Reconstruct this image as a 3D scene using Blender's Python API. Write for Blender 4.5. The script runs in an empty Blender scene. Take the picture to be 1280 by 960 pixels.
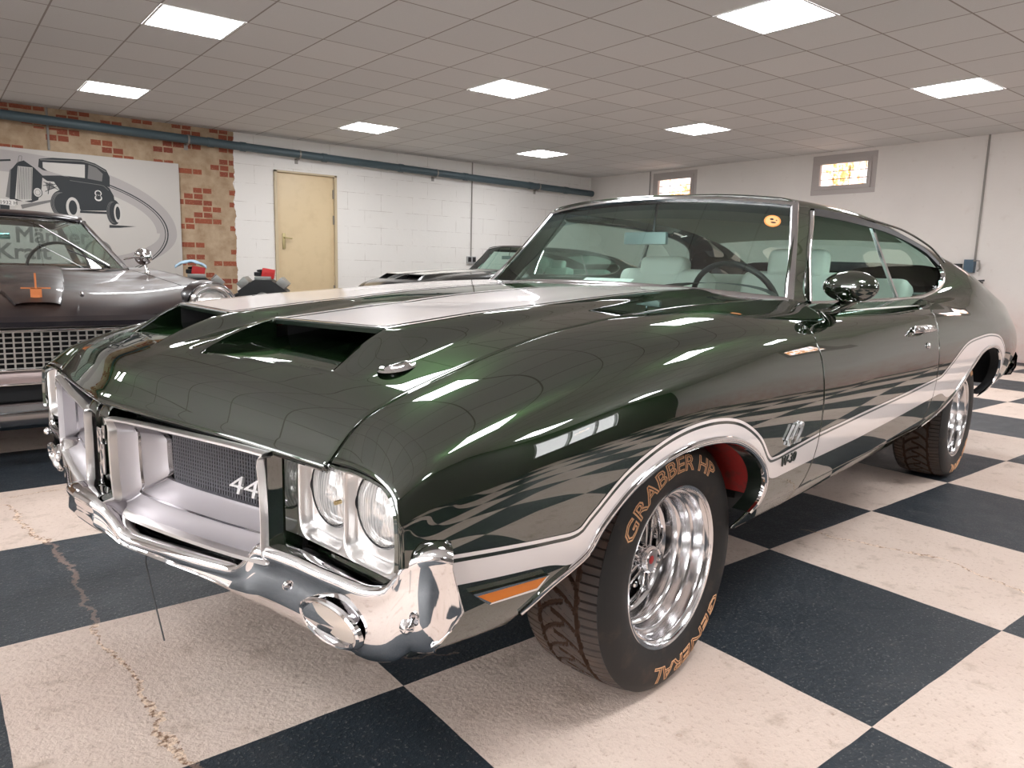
import bpy, bmesh, math, random
import numpy as np
from mathutils import Vector, Matrix
random.seed(7); rng = np.random.default_rng(7)
PI = math.pi
S = bpy.context.scene
COL = S.collection

# ---------------------------------------------------------------- materials
def mat(name, col=(.5,.5,.5), rough=.5, metal=0., coat=0., coat_rough=.03, emit=0., spec=.5, sheen=0.):
    m = bpy.data.materials.new(name); m.use_nodes = True
    b = m.node_tree.nodes['Principled BSDF']
    b.inputs['Base Color'].default_value = (*col, 1)
    b.inputs['Roughness'].default_value = rough
    b.inputs['Metallic'].default_value = metal
    b.inputs['Coat Weight'].default_value = coat
    b.inputs['Coat Roughness'].default_value = coat_rough
    b.inputs['Specular IOR Level'].default_value = spec
    if emit:
        b.inputs['Emission Color'].default_value = (*col, 1); b.inputs['Emission Strength'].default_value = emit
    return m
def nodes(m): return m.node_tree.nodes, m.node_tree.links, m.node_tree.nodes['Principled BSDF']
def N(nt, t, **kw):
    n = nt.new(t)
    for k, v in kw.items():
        if k.startswith('i_'):
            key = k[2:]; key = int(key) if key.isdigit() else key.replace('_', ' ')
            n.inputs[key].default_value = v
        else: setattr(n, k, v)
    return n
def math_(nt, lk, op, a, b=None, c=None, clamp=False):
    n = nt.new('ShaderNodeMath'); n.operation = op; n.use_clamp = clamp
    for i, v in enumerate((a, b, c)):
        if v is None: continue
        if isinstance(v, (int, float)): n.inputs[i].default_value = v
        else: lk.new(v, n.inputs[i])
    return n.outputs[0]
def ramp(nt, lk, fac, stops):
    r = nt.new('ShaderNodeValToRGB'); lk.new(fac, r.inputs[0])
    while len(r.color_ramp.elements) < len(stops): r.color_ramp.elements.new(.5)
    for e, (p, c) in zip(r.color_ramp.elements, stops):
        e.position = p; e.color = (*c, 1) if len(c) == 3 else c
    return r.outputs[0]
def mix(nt, lk, fac, a, b, mode='MIX'):
    n = nt.new('ShaderNodeMix'); n.data_type = 'RGBA'; n.blend_type = mode
    for i, v in ((0, fac), (6, a), (7, b)):
        if isinstance(v, (int, float)): n.inputs[i].default_value = v
        elif isinstance(v, tuple): n.inputs[i].default_value = (*v, 1)
        else: lk.new(v, n.inputs[i])
    return n.outputs[2]
def noise(nt, lk, vec, scale, detail=4, rough=.55):
    n = nt.new('ShaderNodeTexNoise'); n.inputs['Scale'].default_value = scale
    n.inputs['Detail'].default_value = detail; n.inputs['Roughness'].default_value = rough
    if vec is not None: lk.new(vec, n.inputs['Vector'])
    return n.outputs['Fac']
def bump(nt, lk, b, h, strength=.3, dist=.01):
    n = nt.new('ShaderNodeBump'); n.inputs['Strength'].default_value = strength; n.inputs['Distance'].default_value = dist
    lk.new(h, n.inputs['Height']); lk.new(n.outputs[0], b.inputs['Normal'])

def paint_green():
    m = mat('dark_green_metallic', (.002,.004,.002), .5, 0, 1., .012, spec=0.)
    nt, lk, b = nodes(m)
    b.inputs['Coat IOR'].default_value = 2.25
    tc = nt.new('ShaderNodeTexCoord')
    v = nt.new('ShaderNodeTexVoronoi'); v.inputs['Scale'].default_value = 1400; lk.new(tc.outputs['Object'], v.inputs['Vector'])
    c = ramp(nt, lk, v.outputs['Color'], [(0, (.0018,.0058,.0016)), (1, (.0060,.0165,.0048))])
    g = nt.new('ShaderNodeBsdfGlossy'); g.inputs['Roughness'].default_value = .27; lk.new(c, g.inputs['Color'])
    a = nt.new('ShaderNodeAddShader'); out = [n for n in nt if n.type == 'OUTPUT_MATERIAL'][0]
    lk.new(b.outputs[0], a.inputs[0]); lk.new(g.outputs[0], a.inputs[1]); lk.new(a.outputs[0], out.inputs[0])
    return m
GREEN = paint_green()
WHITE = mat('white_stripe_paint', (.80,.73,.71), .35, 0, 1., .03)
PIN = mat('pinstripe_dark', (.012,.02,.014), .3, .3, 1.)
CHROME = mat('chrome', (.78,.77,.78), .045, 1.)
BEZEL = mat('satin_bezel', (.80,.78,.77), .30, 1.)
BADGE = mat('badge_bright', (.75,.74,.74), .22, .6)
CHROME_R = mat('rim_chrome', (.74,.73,.74), .14, 1.)
CHROME_D = mat('brushed_chrome', (.60,.59,.60), .16, 1.)
SILVER = mat('silver_paint', (.50,.47,.49), .36, .6, .3, .1)
BLACK = mat('black_plastic', (.012,.012,.014), .45)
DARK = mat('underbody_black', (.010,.010,.011), .8)
GLOSSBLK = mat('black_gloss', (.008,.008,.009), .15, 0, 1.)
RUBBER = mat('tire_rubber', (.022,.020,.019), .6, spec=.3)
TREAD = mat('tread_dusty', (.060,.050,.046), .8, spec=.25)
GROOVE = mat('tread_groove_dirt', (.055,.032,.022), .95, spec=.1)
TAN = mat('tire_letter_tan', (.62,.34,.18), .7)
REDL = mat('red_liner', (.42,.03,.025), .75)
AMBER = mat('amber_lens', (.75,.22,.03), .25, 0, .6)
VINYL = mat('white_vinyl', (.78,.76,.72), .5)
HEADL = mat('headliner', (.34,.32,.27), .85)
DASH = mat('dash_dark', (.035,.045,.045), .55)
WHEELR = mat('steering_wheel_black', (.015,.016,.017), .4)
PAPER = mat('paper_white', (.85,.85,.85), .7)
ORANGE = mat('sticker_orange', (.75,.25,.06), .5)
RED = mat('emblem_red', (.5,.02,.02), .4)
PLASTW = mat('socket_grey', (.35,.35,.35), .5)
def rusty(m, c2, scale, lo, hi, amt=1.):
    nt, lk, b = nodes(m); tc = nt.new('ShaderNodeTexCoord')
    f = noise(nt, lk, tc.outputs['Object'], scale, 6)
    f = ramp(nt, lk, f, [(lo, (0,0,0)), (hi, (amt,amt,amt))])
    base = tuple(b.inputs['Base Color'].default_value)[:3]
    lk.new(mix(nt, lk, f, base, c2), b.inputs['Base Color'])
rusty(RUBBER, (.085,.055,.04), 18, .55, .78, .5); rusty(TREAD, (.10,.065,.048), 9, .4, .7, .8)
rusty(REDL, (.12,.05,.04), 30, .5, .7, .8)

def glass(name, tint, refl=1.0):
    m = bpy.data.materials.new(name); m.use_nodes = True
    nt = m.node_tree.nodes; lk = m.node_tree.links; nt.clear()
    o = nt.new('ShaderNodeOutputMaterial'); t = nt.new('ShaderNodeBsdfTransparent'); t.inputs[0].default_value = (*tint, 1)
    g = nt.new('ShaderNodeBsdfGlossy'); g.inputs['Roughness'].default_value = .01
    f = nt.new('ShaderNodeFresnel'); f.inputs['IOR'].default_value = 1.42
    x = nt.new('ShaderNodeMixShader')
    fm = math_(nt, lk, 'MULTIPLY', f.outputs[0], refl)
    lk.new(fm, x.inputs[0]); lk.new(t.outputs[0], x.inputs[1]); lk.new(g.outputs[0], x.inputs[2]); lk.new(x.outputs[0], o.inputs[0])
    return m
GLASS = glass('green_tinted_glass', (.70,.86,.80), .30)
WGLASS = glass('green_windshield_glass', (.76,.90,.84), .13)
TINT1 = glass('blue_tint_light', (.72,.78,.84), .02)
TINT2 = glass('blue_tint_dark', (.38,.46,.58), .02)
CLEAR = glass('clear_glass', (.95,.97,.97), .6)
def lens_mat():
    m = mat('headlight_lens', (.86,.84,.82), .12, .85, .6)
    nt, lk, b = nodes(m); tc = nt.new('ShaderNodeTexCoord')
    w = nt.new('ShaderNodeTexWave'); w.inputs['Scale'].default_value = 42; w.bands_direction = 'Y'; lk.new(tc.outputs['Object'], w.inputs['Vector'])
    w2 = nt.new('ShaderNodeTexWave'); w2.inputs['Scale'].default_value = 10; w2.bands_direction = 'Z'; lk.new(tc.outputs['Object'], w2.inputs['Vector'])
    h = math_(nt, lk, 'ADD', w.outputs['Fac'], math_(nt, lk, 'MULTIPLY', w2.outputs['Fac'], .4))
    bump(nt, lk, b, h, .35, .003)
    return m
LENS = lens_mat()
CHROME_L = mat('lamp_reflector', (.92,.90,.88), .22, 1.)
def lens_glass():
    m = glass('ribbed_lens_glass', (.97,.96,.95), 1.0); nt = m.node_tree.nodes; lk = m.node_tree.links
    tc = nt.new('ShaderNodeTexCoord'); w = nt.new('ShaderNodeTexWave'); w.inputs['Scale'].default_value = 42; w.bands_direction = 'Y'; lk.new(tc.outputs['Object'], w.inputs['Vector'])
    df = nt.new('ShaderNodeBsdfTranslucent'); df.inputs[0].default_value = (.9,.88,.86,1); dd = nt.new('ShaderNodeBsdfDiffuse'); dd.inputs[0].default_value = (.85,.82,.8,1)
    a = nt.new('ShaderNodeMixShader'); a.inputs[0].default_value = .5; lk.new(df.outputs[0], a.inputs[1]); lk.new(dd.outputs[0], a.inputs[2])
    out = [n for n in nt if n.type == 'OUTPUT_MATERIAL'][0]; src = out.inputs[0].links[0].from_socket
    x = nt.new('ShaderNodeMixShader'); f = math_(nt, lk, 'MULTIPLY', w.outputs['Fac'], .35); f = math_(nt, lk, 'ADD', f, .38); lk.new(f, x.inputs[0]); lk.new(src, x.inputs[1]); lk.new(a.outputs[0], x.inputs[2]); lk.new(x.outputs[0], out.inputs[0])
    return m
LENSG = lens_glass()

# ---------------------------------------------------------------- mesh helpers
def link(name, me, m=None, parent=None, smooth=True, loc=None):
    o = bpy.data.objects.new(name, me); COL.objects.link(o)
    if m is not None:
        for x in (m if isinstance(m, (list, tuple)) else [m]): me.materials.append(x)
    if smooth and len(me.polygons): me.polygons.foreach_set('use_smooth', [True]*len(me.polygons))
    if parent is not None: o.parent = parent
    if loc is not None: o.location = loc
    return o
def mesh(name, V, F, m=None, parent=None, smooth=True, mi=None, loc=None, sharp=None):
    me = bpy.data.meshes.new(name)
    me.from_pydata([tuple(map(float, v)) for v in V], [], [tuple(map(int, f)) for f in F])
    me.update()
    if mi is not None: me.polygons.foreach_set('material_index', mi)
    o = link(name, me, m, parent, smooth, loc)
    if smooth and sharp: 
        try: me.set_sharp_from_angle(angle=math.radians(sharp))
        except Exception: pass
    return o
def empty(name, loc, rz=0):
    o = bpy.data.objects.new(name, None); COL.objects.link(o); o.location = loc; o.rotation_euler = (0,0,rz); return o
def tag(o, label=None, cat=None, group=None, kind=None):
    if label: o['label'] = label
    if cat: o['category'] = cat
    if group: o['group'] = group
    if kind: o['kind'] = kind
    return o
class MB:
    def __init__(s): s.v = []; s.f = []; s.m = []
    def add(s, V, F, mi=0):
        n = len(s.v); s.v += [tuple(map(float, v)) for v in V]; s.f += [tuple(int(i)+n for i in f) for f in F]; s.m += [mi]*len(F); return s
    def box(s, c, d, rz=0, mi=0, bev=0, M=None):
        bm = bmesh.new(); bmesh.ops.create_cube(bm, size=1)
        for v in bm.verts: v.co = Vector((v.co.x*d[0], v.co.y*d[1], v.co.z*d[2]))
        if bev: bmesh.ops.bevel(bm, geom=bm.edges[:], offset=bev, segments=2, affect='EDGES', profile=.7)
        R = Matrix.Rotation(rz, 4, 'Z') if M is None else M
        bm.verts.ensure_lookup_table()
        V = [R @ v.co + Vector(c) for v in bm.verts]; F = [[v.index for v in f.verts] for f in bm.faces]; bm.free()
        return s.add(V, F, mi)
    def grid(s, A, mi=0, flip=False, close_u=False, close_v=False):
        A = np.asarray(A); nu, nv = A.shape[:2]; F = []
        for i in range(nu if close_u else nu-1):
            for j in range(nv if close_v else nv-1):
                a, b, c, d = i*nv+j, ((i+1) % nu)*nv+j, ((i+1) % nu)*nv+(j+1) % nv, i*nv+(j+1) % nv
                F.append((a, d, c, b) if flip else (a, b, c, d))
        return s.add(A.reshape(-1, 3), F, mi)
    def tube(s, P, r, n=10, mi=0, cap=True):
        P = [Vector(p) for p in P]; R = r if isinstance(r, (list, tuple)) else [r]*len(P)
        rings = []; up = None
        for i, p in enumerate(P):
            t = (P[min(i+1, len(P)-1)] - P[max(i-1, 0)]).normalized()
            if up is None: up = Vector((0,0,1)) if abs(t.z) < .9 else Vector((1,0,0))
            a = t.cross(up).normalized(); b = a.cross(t).normalized(); up = b
            rings.append([p + (a*math.cos(2*PI*k/n) + b*math.sin(2*PI*k/n))*R[i] for k in range(n)])
        s.grid([[tuple(v) for v in rg] for rg in rings], mi, close_v=True)
        if cap:
            for rg, fl in ((rings[0], 0), (rings[-1], 1)):
                s.add(rg, [list(range(n)) if fl else list(range(n))[::-1]], mi)
        return s
    def lathe(s, prof, n=48, mi=0, axis='y', c=(0,0,0), flip=False):
        """prof: list of (r, h)"""
        A = []
        for k in range(n):
            a = 2*PI*k/n
            row = []
            for r, h in prof:
                if axis == 'y': p = (c[0]+r*math.sin(a), c[1]+h, c[2]+r*math.cos(a))
                elif axis == 'x': p = (c[0]+h, c[1]+r*math.sin(a), c[2]+r*math.cos(a))
                else: p = (c[0]+r*math.cos(a), c[1]+r*math.sin(a), c[2]+h)
                row.append(p)
            A.append(row)
        return s.grid(A, mi, flip, close_u=True)
    def poly(s, P, mi=0): return s.add(P, [list(range(len(P)))], mi)
    def build(s, name, m=None, parent=None, smooth=True, sharp=35, loc=None):
        return mesh(name, s.v, s.f, m, parent, smooth, s.m, loc, sharp)
def solid(o, t=.006, off=-1):
    md = o.modifiers.new('thick', 'SOLIDIFY'); md.thickness = t; md.offset = off; return o
def pchip(x, y, q):
    x = np.asarray(x, float); y = np.asarray(y, float); q = np.clip(np.asarray(q, float), x[0], x[-1])
    h = np.diff(x); d = np.diff(y)/h; n = len(x); m = np.zeros(n)
    for i in range(1, n-1):
        if d[i-1]*d[i] > 0:
            w1 = 2*h[i]+h[i-1]; w2 = h[i]+2*h[i-1]; m[i] = (w1+w2)/(w1/d[i-1]+w2/d[i])
    m[0] = d[0]; m[-1] = d[-1]
    k = np.clip(np.searchsorted(x, q, side='right')-1, 0, n-2); t = (q-x[k])/h[k]
    return (2*t**3-3*t**2+1)*y[k] + (t**3-2*t**2+t)*h[k]*m[k] + (-2*t**3+3*t**2)*y[k+1] + (t**3-t**2)*h[k]*m[k+1]
def akima(x, y, q):
    """smooth interpolation (Akima) - less flat spots than pchip"""
    x = np.asarray(x, float); y = np.asarray(y, float); q = np.clip(np.asarray(q, float), x[0], x[-1])
    d = np.diff(y)/np.diff(x)
    e = np.concatenate([[3*d[0]-2*d[1], 2*d[0]-d[1]], d, [2*d[-1]-d[-2], 3*d[-1]-2*d[-2]]])
    w = np.abs(np.diff(e)); w1 = w[2:]; w2 = w[:-2]
    t = np.where(w1+w2 > 1e-9, (w1*e[1:-2]+w2*e[2:-1])/np.maximum(w1+w2, 1e-9), (e[1:-2]+e[2:-1])/2)
    h = np.diff(x); k = np.clip(np.searchsorted(x, q, side='right')-1, 0, len(x)-2); s = (q-x[k])/h[k]
    return (2*s**3-3*s**2+1)*y[k]+(s**3-2*s**2+s)*h[k]*t[k]+(-2*s**3+3*s**2)*y[k+1]+(s**3-s**2)*h[k]*t[k+1]
def clip(V, F, fun):
    """keep the part of a mesh where fun(V) >= 0 (faces are cut along the zero line)"""
    V = np.asarray(V, float); f = fun(V); V = list(map(tuple, V)); cache = {}; out = []
    f = np.where(np.abs(f) < 1e-7, 1e-7, f)
    pos = f > 0
    for fc in F:
        k = [pos[i] for i in fc]
        if all(k): out.append(tuple(fc)); continue
        if not any(k): continue
        poly = []
        for a, b in zip(fc, list(fc[1:])+[fc[0]]):
            if pos[a]: poly.append(a)
            if pos[a] != pos[b]:
                key = (min(a, b), max(a, b))
                if key not in cache:
                    t = f[a]/(f[a]-f[b]); pa, pb = V[a], V[b]
                    V.append(tuple(pa[i]+t*(pb[i]-pa[i]) for i in range(3))); cache[key] = len(V)-1
                poly.append(cache[key])
        if len(poly) >= 3: out.append(tuple(poly))
    used = sorted({i for fc in out for i in fc}); mp = {u: i for i, u in enumerate(used)}
    return np.array([V[u] for u in used]).reshape(-1, 3), [tuple(mp[i] for i in fc) for fc in out]
def gridVF(A, flip=False):
    b = MB().grid(A, 0, flip); return np.array(b.v), b.f
def sdf(poly, x, z):
    """signed distance to polygon, positive inside"""
    P = np.asarray(poly, float); x = np.asarray(x); z = np.asarray(z); d = np.full(x.shape, 1e9); ins = np.zeros(x.shape, bool)
    for (ax, az), (bx, bz) in zip(P, np.roll(P, -1, 0)):
        ex, ez = bx-ax, bz-az; L = ex*ex+ez*ez+1e-12
        t = np.clip(((x-ax)*ex+(z-az)*ez)/L, 0, 1); d = np.minimum(d, np.hypot(x-ax-t*ex, z-az-t*ez))
        c = ((az > z) != (bz > z)) & (x < (bx-ax)*(z-az)/(bz-az+1e-15)+ax); ins ^= c
    return np.where(ins, d, -d)
def smooth_poly(P, n=8, closed=True):
    """Catmull-Rom through points"""
    P = np.asarray(P, float); m = len(P); out = []
    for i in range(m if closed else m-1):
        if closed: a, b, c, d = P[(i-1) % m], P[i], P[(i+1) % m], P[(i+2) % m]
        else: a, b, c, d = P[max(i-1, 0)], P[i], P[i+1], P[min(i+2, m-1)]
        for k in range(n):
            t = k/n; out.append(.5*((2*b)+(-a+c)*t+(2*a-5*b+4*c-d)*t*t+(-a+3*b-3*c+d)*t**3))
    if not closed: out.append(P[-1])
    return np.array(out)
def offset_line(P, w):
    P = np.asarray(P, float); T = np.gradient(P, axis=0); T /= np.linalg.norm(T, axis=1)[:, None]+1e-9
    return P + np.stack([-T[:, 1], T[:, 0]], 1)*w
def resample(P, n):
    P = np.asarray(P, float); s = np.concatenate([[0], np.cumsum(np.linalg.norm(np.diff(P, axis=0), axis=1))])
    q = np.linspace(0, s[-1], n); return np.stack([np.interp(q, s, P[:, i]) for i in range(P.shape[1])], 1)
_tx = {}
def text_mesh(body, size, outline=0., extrude=0., offset=0., res=3):
    """returns V, F of a text laid out in the xy plane, centred on x, baseline y=0"""
    c = bpy.data.curves.new('t', 'FONT'); c.body = body; c.size = size; c.align_x = 'CENTER'; c.resolution_u = res
    c.extrude = extrude; c.offset = offset
    if outline: c.fill_mode = 'NONE'; c.bevel_depth = outline; c.bevel_resolution = 0
    o = bpy.data.objects.new('t', c); COL.objects.link(o)
    bpy.context.view_layer.update()
    me = bpy.data.meshes.new_from_object(o.evaluated_get(bpy.context.evaluated_depsgraph_get()))
    V = np.array([v.co[:] for v in me.vertices]); F = [tuple(p.vertices) for p in me.polygons]
    bpy.data.objects.remove(o); bpy.data.curves.remove(c); bpy.data.meshes.remove(me)
    return V, F

# ---------------------------------------------------------------- calibration (camera, room, cars)
CAM = Vector((-2.4614, -1.4990, 1.0424)); CAM_YAW, CAM_PITCH, CAM_ROLL, FPX = .9017, .1573, .0257, 925.7
TX, TY = .79855, .78697            # floor checker
H = 2.864                          # ceiling height
WL, WR = 9.80, 8.40                # far walls: y = WL, x = WR
XN, YN = -6.2, -5.4                # walls behind the camera
# ================================================================ ROOM
def floor_mat():
    m = mat('checker_floor', (.5,.5,.5), .5)
    nt, lk, b = nodes(m); g = nt.new('ShaderNodeNewGeometry'); sp = nt.new('ShaderNodeSeparateXYZ'); lk.new(g.outputs['Position'], sp.inputs[0])
    P = g.outputs['Position']
    wob = noise(nt, lk, P, 3, 3); wob = math_(nt, lk, 'MULTIPLY', math_(nt, lk, 'SUBTRACT', wob, .5), .012)
    ux = math_(nt, lk, 'FLOOR', math_(nt, lk, 'DIVIDE', math_(nt, lk, 'ADD', sp.outputs[0], wob), TX)); uy = math_(nt, lk, 'FLOOR', math_(nt, lk, 'DIVIDE', math_(nt, lk, 'ADD', sp.outputs[1], wob), TY))
    par = math_(nt, lk, 'ABSOLUTE', math_(nt, lk, 'MODULO', math_(nt, lk, 'ADD', ux, uy), 2.0))   # 0 dark, 1 light
    n1 = noise(nt, lk, P, 1.3, 6); n2 = noise(nt, lk, P, 9, 8, .65); n3 = noise(nt, lk, P, 60, 5, .7); n4 = noise(nt, lk, P, 120, 2, .6)
    light = mix(nt, lk, ramp(nt, lk, n1, [(.35, (0,0,0)), (.7, (1,1,1))]), (.60,.475,.405), (.69,.57,.495))
    light = mix(nt, lk, ramp(nt, lk, n2, [(.56, (0,0,0)), (.74, (.75,.75,.75))]), light, (.33,.24,.18))
    light = mix(nt, lk, ramp(nt, lk, n3, [(.56, (0,0,0)), (.70, (.65,.65,.65))]), light, (.34,.22,.16))
    dark = mix(nt, lk, ramp(nt, lk, n1, [(.3, (0,0,0)), (.75, (1,1,1))]), (.012,.019,.027), (.024,.032,.040))
    dark = mix(nt, lk, ramp(nt, lk, n2, [(.52, (0,0,0)), (.78, (.5,.5,.5))]), dark, (.055,.055,.058))
    dark = mix(nt, lk, ramp(nt, lk, n4, [(.60, (0,0,0)), (.68, (.6,.6,.6))]), dark, (.22,.21,.20))
    dark = mix(nt, lk, ramp(nt, lk, n3, [(.62, (0,0,0)), (.72, (.4,.4,.4))]), dark, (.17,.13,.11))
    base = mix(nt, lk, par, dark, light)
    # cracks: wobbly lines that follow measured points
    cn = noise(nt, lk, P, 5.5, 6, .7); cn2 = noise(nt, lk, P, 38, 4, .7)
    cw = math_(nt, lk, 'ADD', math_(nt, lk, 'MULTIPLY', math_(nt, lk, 'SUBTRACT', cn, .5), .16), math_(nt, lk, 'MULTIPLY', math_(nt, lk, 'SUBTRACT', cn2, .5), .03))
    tot = None
    for (p, q, w) in CRACKS:
        dx, dy = q[0]-p[0], q[1]-p[1]; L = math.hypot(dx, dy); tx, ty = dx/L, dy/L
        ox = math_(nt, lk, 'SUBTRACT', sp.outputs[0], p[0]); oy = math_(nt, lk, 'SUBTRACT', sp.outputs[1], p[1])
        al = math_(nt, lk, 'ADD', math_(nt, lk, 'MULTIPLY', ox, tx), math_(nt, lk, 'MULTIPLY', oy, ty))
        ac = math_(nt, lk, 'SUBTRACT', math_(nt, lk, 'MULTIPLY', ox, ty), math_(nt, lk, 'MULTIPLY', oy, tx))
        d = math_(nt, lk, 'ABSOLUTE', math_(nt, lk, 'ADD', ac, cw))
        k = math_(nt, lk, 'MULTIPLY', math_(nt, lk, 'LESS_THAN', d, w), math_(nt, lk, 'MULTIPLY', math_(nt, lk, 'GREATER_THAN', al, 0), math_(nt, lk, 'LESS_THAN', al, L)))
        tot = k if tot is None else math_(nt, lk, 'MAXIMUM', tot, k)
    crc = mix(nt, lk, par, (.17,.12,.10), mix(nt, lk, ramp(nt, lk, n3, [(.42, (0,0,0)), (.55, (1,1,1))]), (.22,.12,.07), (.80,.62,.48)))
    base = mix(nt, lk, tot, base, crc)
    lk.new(base, b.inputs['Base Color'])
    lk.new(math_(nt, lk, 'ADD', math_(nt, lk, 'MULTIPLY', n2, .35), math_(nt, lk, 'ADD', .28, math_(nt, lk, 'MULTIPLY', par, .12))), b.inputs['Roughness'])
    h = math_(nt, lk, 'ADD', math_(nt, lk, 'MULTIPLY', n2, .5), math_(nt, lk, 'MULTIPLY', n3, .6)); h = math_(nt, lk, 'SUBTRACT', h, math_(nt, lk, 'MULTIPLY', tot, .5))
    bump(nt, lk, b, h, .8, .008)
    return m
CRACKS = [((-2.26,2.16),(-2.14,1.18),.007), ((-2.14,1.18),(-2.16,.72),.007), ((-2.16,.72),(-2.12,.40),.006), ((-2.12,.40),(-2.10,-.15),.009),
          ((.30,.05),(.46,-.44),.006), ((.46,-.44),(.34,-.85),.005), ((-2.5,2.22),(-2.02,2.28),.006), ((-1.61,.16),(-1.40,.04),.004)]
mb = MB(); mb.add([(XN-.2,YN-.2,0),(WR+.2,YN-.2,0),(WR+.2,WL+.2,0),(XN-.2,WL+.2,0)], [(0,1,2,3)])
tag(mb.build('floor', floor_mat(), smooth=False), kind='structure')

CX0, CY0, CT = 2.478, 4.936, .625      # centre of one ceiling panel, tile size
def ceil_mat():
    m = mat('ceiling_tiles', (.5,.5,.5), .9)
    nt, lk, b = nodes(m); g = nt.new('ShaderNodeNewGeometry'); sp = nt.new('ShaderNodeSeparateXYZ'); lk.new(g.outputs['Position'], sp.inputs[0])
    P = g.outputs['Position']
    ds = []; ids = []
    for k, c0 in ((0, CX0), (1, CY0)):
        u = math_(nt, lk, 'DIVIDE', math_(nt, lk, 'SUBTRACT', sp.outputs[k], c0-CT/2), CT)
        ids.append(math_(nt, lk, 'FLOOR', u)); fr = math_(nt, lk, 'FRACT', math_(nt, lk, 'ADD', u, 100))
        ds.append(math_(nt, lk, 'MINIMUM', fr, math_(nt, lk, 'SUBTRACT', 1, fr)))
    d = math_(nt, lk, 'MINIMUM', ds[0], ds[1])
    cb = nt.new('ShaderNodeCombineXYZ'); lk.new(ids[0], cb.inputs[0]); lk.new(ids[1], cb.inputs[1])
    wn = nt.new('ShaderNodeTexWhiteNoise'); wn.noise_dimensions = '2D'; lk.new(cb.outputs[0], wn.inputs['Vector'])
    tile = mix(nt, lk, wn.outputs['Value'], (.63,.635,.63), (.69,.69,.68))
    n = noise(nt, lk, P, 130, 3); tile = mix(nt, lk, math_(nt, lk, 'MULTIPLY', n, .25), tile, (.36,.32,.29))
    line = math_(nt, lk, 'LESS_THAN', d, .011)
    lk.new(mix(nt, lk, line, tile, (.30,.27,.25)), b.inputs['Base Color'])
    bump(nt, lk, b, math_(nt, lk, 'SUBTRACT', math_(nt, lk, 'MULTIPLY', n, .1), line), .5, .004)
    return m
# ceiling with real openings for the light panels
lights = [(i, j) for i in (-2,-1,0,1) for j in (-3,-2,-1,0,1) if (i, j) not in ((-2,-1),)]
xs = sorted({XN, WR}|{CX0+3.125*i+s*CT/2 for i in (-2,-1,0,1) for s in (-1,1)})
ys = sorted({YN, WL}|{CY0+3.125*j+s*CT/2 for j in (-3,-2,-1,0,1) for s in (-1,1)})
ys = [y for y in ys if YN <= y <= WL]; xs = [x for x in xs if XN <= x <= WR]
mb = MB(); V = [(x,y,H) for x in xs for y in ys]; ny = len(ys); F = []
def is_light(x, y): return any(abs(x-(CX0+3.125*i)) < .1 and abs(y-(CY0+3.125*j)) < .1 for i, j in lights)
for i in range(len(xs)-1):
    for j in range(ny-1):
        if not is_light((xs[i]+xs[i+1])/2, (ys[j]+ys[j+1])/2): F.append((i*ny+j, i*ny+j+1, (i+1)*ny+j+1, (i+1)*ny+j))
mb.add(V, F); ce = mb.build('ceiling', ceil_mat(), smooth=False); tag(ce, kind='structure')
EMIT = bpy.data.materials.new('panel_glow'); EMIT.use_nodes = True
_e = EMIT.node_tree.nodes['Principled BSDF']; _e.inputs['Base Color'].default_value = (.8,.8,.8,1); _e.inputs['Emission Color'].default_value = (.98,.985,1,1); _e.inputs['Emission Strength'].default_value = 15.0
FRAME = mat('panel_frame_white', (.7,.7,.7), .4)
def light_thing():
    root = empty('ceiling_light', (0,0,0))
    f = MB(); a = CT/2-.001; b = .29
    for k in range(4):
        c, s = math.cos(k*PI/2), math.sin(k*PI/2)
        P = [(-a,-a,0), (a,-a,0), (b,-b,0), (-b,-b,0), (-a,-a,.03), (a,-a,.03), (b,-b,.006), (-b,-b,.006)]
        f.add([(c*x-s*y, s*x+c*y, z-.002) for x, y, z in P], [(0,3,2,1), (0,1,5,4), (3,7,6,2)])
    f.build('frame', FRAME, root, smooth=False)
    d = MB().add([(-b,-b,.004),(b,-b,.004),(b,b,.004),(-b,b,.004)], [(0,3,2,1)]); d.build('diffuser', EMIT, root, smooth=False)
    return root
proto = light_thing()
LL = {(-1,-1):'above the bonnet', (0,0):'near the middle of the picture', (-1,0):'larger of the two at the top left', (-1,1):'smaller of the two at the top left',
      (0,1):'small one above the pipe, left of centre', (1,1):'smallest, nearest the wall corner', (0,-1):'largest, cut by the top edge', (1,0):'small one above the green car roof', (1,-1):'at the far right edge'}
first = True
for (i, j) in lights:
    x, y = CX0+3.125*i, CY0+3.125*j
    if y < YN: continue
    if first: o = proto; first = False
    else:
        o = proto.copy(); COL.objects.link(o)
        for ch in proto.children:
            c = ch.copy(); COL.objects.link(c); c.parent = o
    o.location = (x, y, H)
    tag(o, 'square white ceiling light panel, ' + LL[(i,j)] if (i,j) in LL and (i,j) != (-1,-1) else 'square white ceiling light panel outside the picture', 'ceiling light', 'square light panels in the tiled ceiling')

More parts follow.
